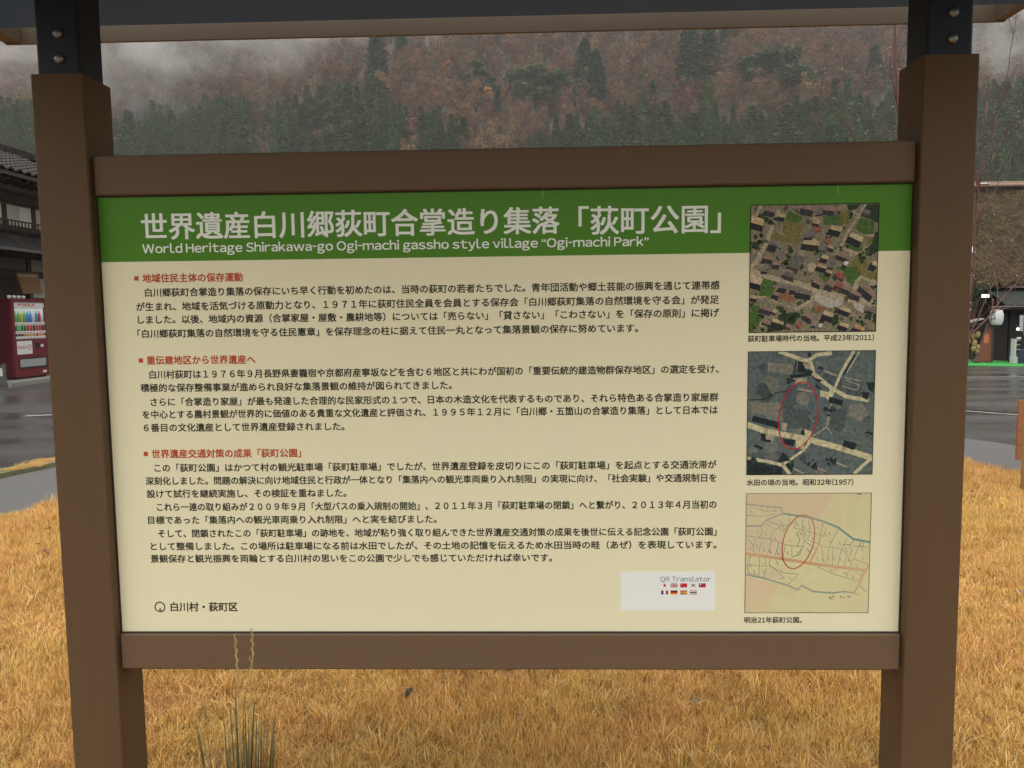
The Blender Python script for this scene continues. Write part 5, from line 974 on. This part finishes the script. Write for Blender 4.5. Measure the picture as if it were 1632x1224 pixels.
# display shelf and orange crate of wrapped goods
t = thing('white_display_stand', (14.45, 22.4, GX), 'narrow white display stand beside the green mat', 'display stand')
MB().box(-.09, .04, 0, .25, 0, .22).build('base', vwhite).parent = t; MB().box(-.075, -.055, 0, .25, .22, .75).build('side', vwhite).parent = t
for k in range(4): MB().box(-.055, .06, .0, .25, .28 + k * .14, .30 + k * .14).build('shelf', mat('grey_card', (.32, .35, .36), .5)).parent = t
MB().box(-.05, .07, -.01, .01, .75, .80).build('header', vwhite).parent = t
t = thing('orange_crate', (14.62, 21.8, GX), 'orange tapered tub at the right edge in front of the shop', 'tub')
m = MB(); m.lathe([(.16, 0), (.24, .38), (.27, .39), (.27, .48), (.23, .48)], (.1, 0, .02), 22); m.build('tub', mat('orange_plastic', (.62, .22, .03), .35), smooth=False).parent = t
t = thing('wrapped_goods', (14.62, 21.8, GX + .5), 'white wrapped bundles stacked on the orange tub', 'goods')
for (x, z, r) in ((.02, .06, .09), (.2, .06, .10), (.1, .17, .10), (.16, .27, .07), (.26, .17, .08)): m = MB(); m.lathe([(r * .5, -r * .7), (r, -r * .3), (r, r * .3), (r * .6, r * .7), (r * .1, r * .8)], (x, 0, z), 12); m.build('bundle', vwhite, smooth=True).parent = t
MB().box(-.17, -.05, -.16, -.15, -.04, .16).build('yellow_label', mat('yellow_card', (.50, .38, .08), .5)).parent = t
t = thing('dark_table', (14.6, 22.3, GX), 'dark cloth covered table behind the orange tub', 'table'); MB().box(-.15, 1.4, .0, .6, 0, .42).build('table_cloth', mat('navy_cloth', (.03, .04, .07), .7)).parent = t
# small lit lamps of the shop
def lamp(name, loc, label, f, st_):
    t = thing(name, loc, label, 'lamp'); f(t, mat('lamp_glow_%s' % name, (.9, .85, .75), .5, emit=((1, .86, .62), st_)))
lamp('spot_lamp', (14.62, 22.75, .72), 'small lit warm spotlight inside the shop', lambda t, g_: (MB().lathe([(.01, -.03), (.035, 0), (.03, .03), (.012, .05)], (0, 0, 0), 10).build('bulb', g_).__setattr__('parent', t), MB().tube([(0, 0, .05), (0, .1, .16)], .006, 5).build('arm', dkw).__setattr__('parent', t)), 3)
lamp('sign_lamp', (13.88, 23.2, 1.74), 'small lit white lamp box above the lean-to roof', lambda t, g_: (MB().box(-.10, .08, -.04, .04, -.04, .05).build('lamp_box', g_).__setattr__('parent', t), MB().tube([(0, 0, -.25), (0, 0, -.05)], .012, 5).build('stem', dkw).__setattr__('parent', t)), 1.6)
t = thing('lamp_post', (13.38, 23.2, GX), 'pale post with a small conical white lamp beside the thatch', 'lamp post'); MB().tube([(0, 0, 0), (0, 0, 3.35)], .05, 8).build('pole', mat('pale_post', (.20, .16, .11), .6)).parent = t; MB().lathe([(.13, 0), (.05, .16), (.015, .22)], (0, 0, 3.37), 12).build('lamp_shade', vwhite).parent = t
# dark shrub below the thatch corner
t = thing('dark_shrub', (13.75, 23.6, 1.5), 'dark bushy plant under the left corner of the thatch', 'shrub'); V, F = leaf_cloud(rng.normal(size=(900, 3)) * [.22, .15, .22] + [0, 0, .3], .035, 1); me = np_mesh('foliage', V, F, np.repeat(rng.uniform(0, 1, 900), 3), dark_m); link('foliage', me, t); MB().tube([(0, 0, -1.8), (0, 0, .3)], .03, 6).build('stem', bark_d).parent = t

# ------------------------------------------------------------------ mist and haze
def vol_mat(name, dens, col=(.86, .86, .84), noise=None, aniso=.2):
    m = bpy.data.materials.new(name); m.use_nodes = True; n = m.node_tree; n.nodes.remove(n.nodes['Principled BSDF']); L = n.links.new
    v = n.nodes.new('ShaderNodeVolumePrincipled'); v.inputs['Color'].default_value = (*col, 1); v.inputs['Density'].default_value = dens; v.inputs['Anisotropy'].default_value = aniso
    L(v.outputs[0], n.nodes['Material Output'].inputs['Volume'])
    if noise:
        tc = n.nodes.new('ShaderNodeTexCoord'); ln = n.nodes.new('ShaderNodeVectorMath'); ln.operation = 'LENGTH'; L(tc.outputs['Object'], ln.inputs[0])
        fo = n.nodes.new('ShaderNodeMapRange'); fo.interpolation_type = 'SMOOTHSTEP'; fo.inputs['From Min'].default_value = .15; fo.inputs['From Max'].default_value = .95; fo.inputs['To Min'].default_value = 1; fo.inputs['To Max'].default_value = 0; L(ln.outputs['Value'], fo.inputs[0])
        nz = n.nodes.new('ShaderNodeTexNoise'); nz.inputs['Scale'].default_value = noise; nz.inputs['Detail'].default_value = 4; L(tc.outputs['Object'], nz.inputs['Vector'])
        r2 = n.nodes.new('ShaderNodeMapRange'); r2.inputs['From Min'].default_value = .44; r2.inputs['From Max'].default_value = .72; L(nz.outputs[0], r2.inputs[0])
        m1 = n.nodes.new('ShaderNodeMath'); m1.operation = 'MULTIPLY'; L(fo.outputs[0], m1.inputs[0]); L(r2.outputs[0], m1.inputs[1]); m2 = n.nodes.new('ShaderNodeMath'); m2.operation = 'MULTIPLY'; m2.inputs[1].default_value = dens; L(m1.outputs[0], m2.inputs[0]); L(m2.outputs[0], v.inputs['Density'])
    return m
HAZE = .0003
MB().box(-660, 660, -60, 940, -2, 620).build('haze', vol_mat('haze_air', HAZE)); o = bpy.data.objects['haze']; tag(o, kind='stuff')
mm = vol_mat('mist_air', .05, noise=3.2)
def mist(a, e, dep, rx, ry, rz, tilt, sc=1.0):
    bm = bmesh.new(); bmesh.ops.create_icosphere(bm, subdivisions=3, radius=1); me = bpy.data.meshes.new('mist_bank'); bm.to_mesh(me); bm.free(); me.materials.append(mm)
    o = link('mist_bank', me, None, (CAM.x + a * dep, CAM.y + dep, 1.4 + e * dep), (0, R(tilt), random.uniform(-.2, .2)), (rx, ry, rz)); tag(o, 'drifting wisp of pale mist on the hillside', kind='stuff')
mist(-.505, .315, 318, 42, 22, 46, 20); mist(-.44, .345, 345, 60, 25, 22, 10); mist(-.28, .335, 360, 55, 25, 22, 0); mist(-.135, .325, 365, 14, 14, 26, 35); mist(-.66, .32, 300, 50, 25, 30, 0); mist(.03, .345, 380, 28, 20, 16, 0); mist(.115, .33, 390, 24, 18, 24, 0); mist(.60, .33, 330, 50, 40, 42, -20); mist(.57, .30, 318, 26, 25, 22, 0)
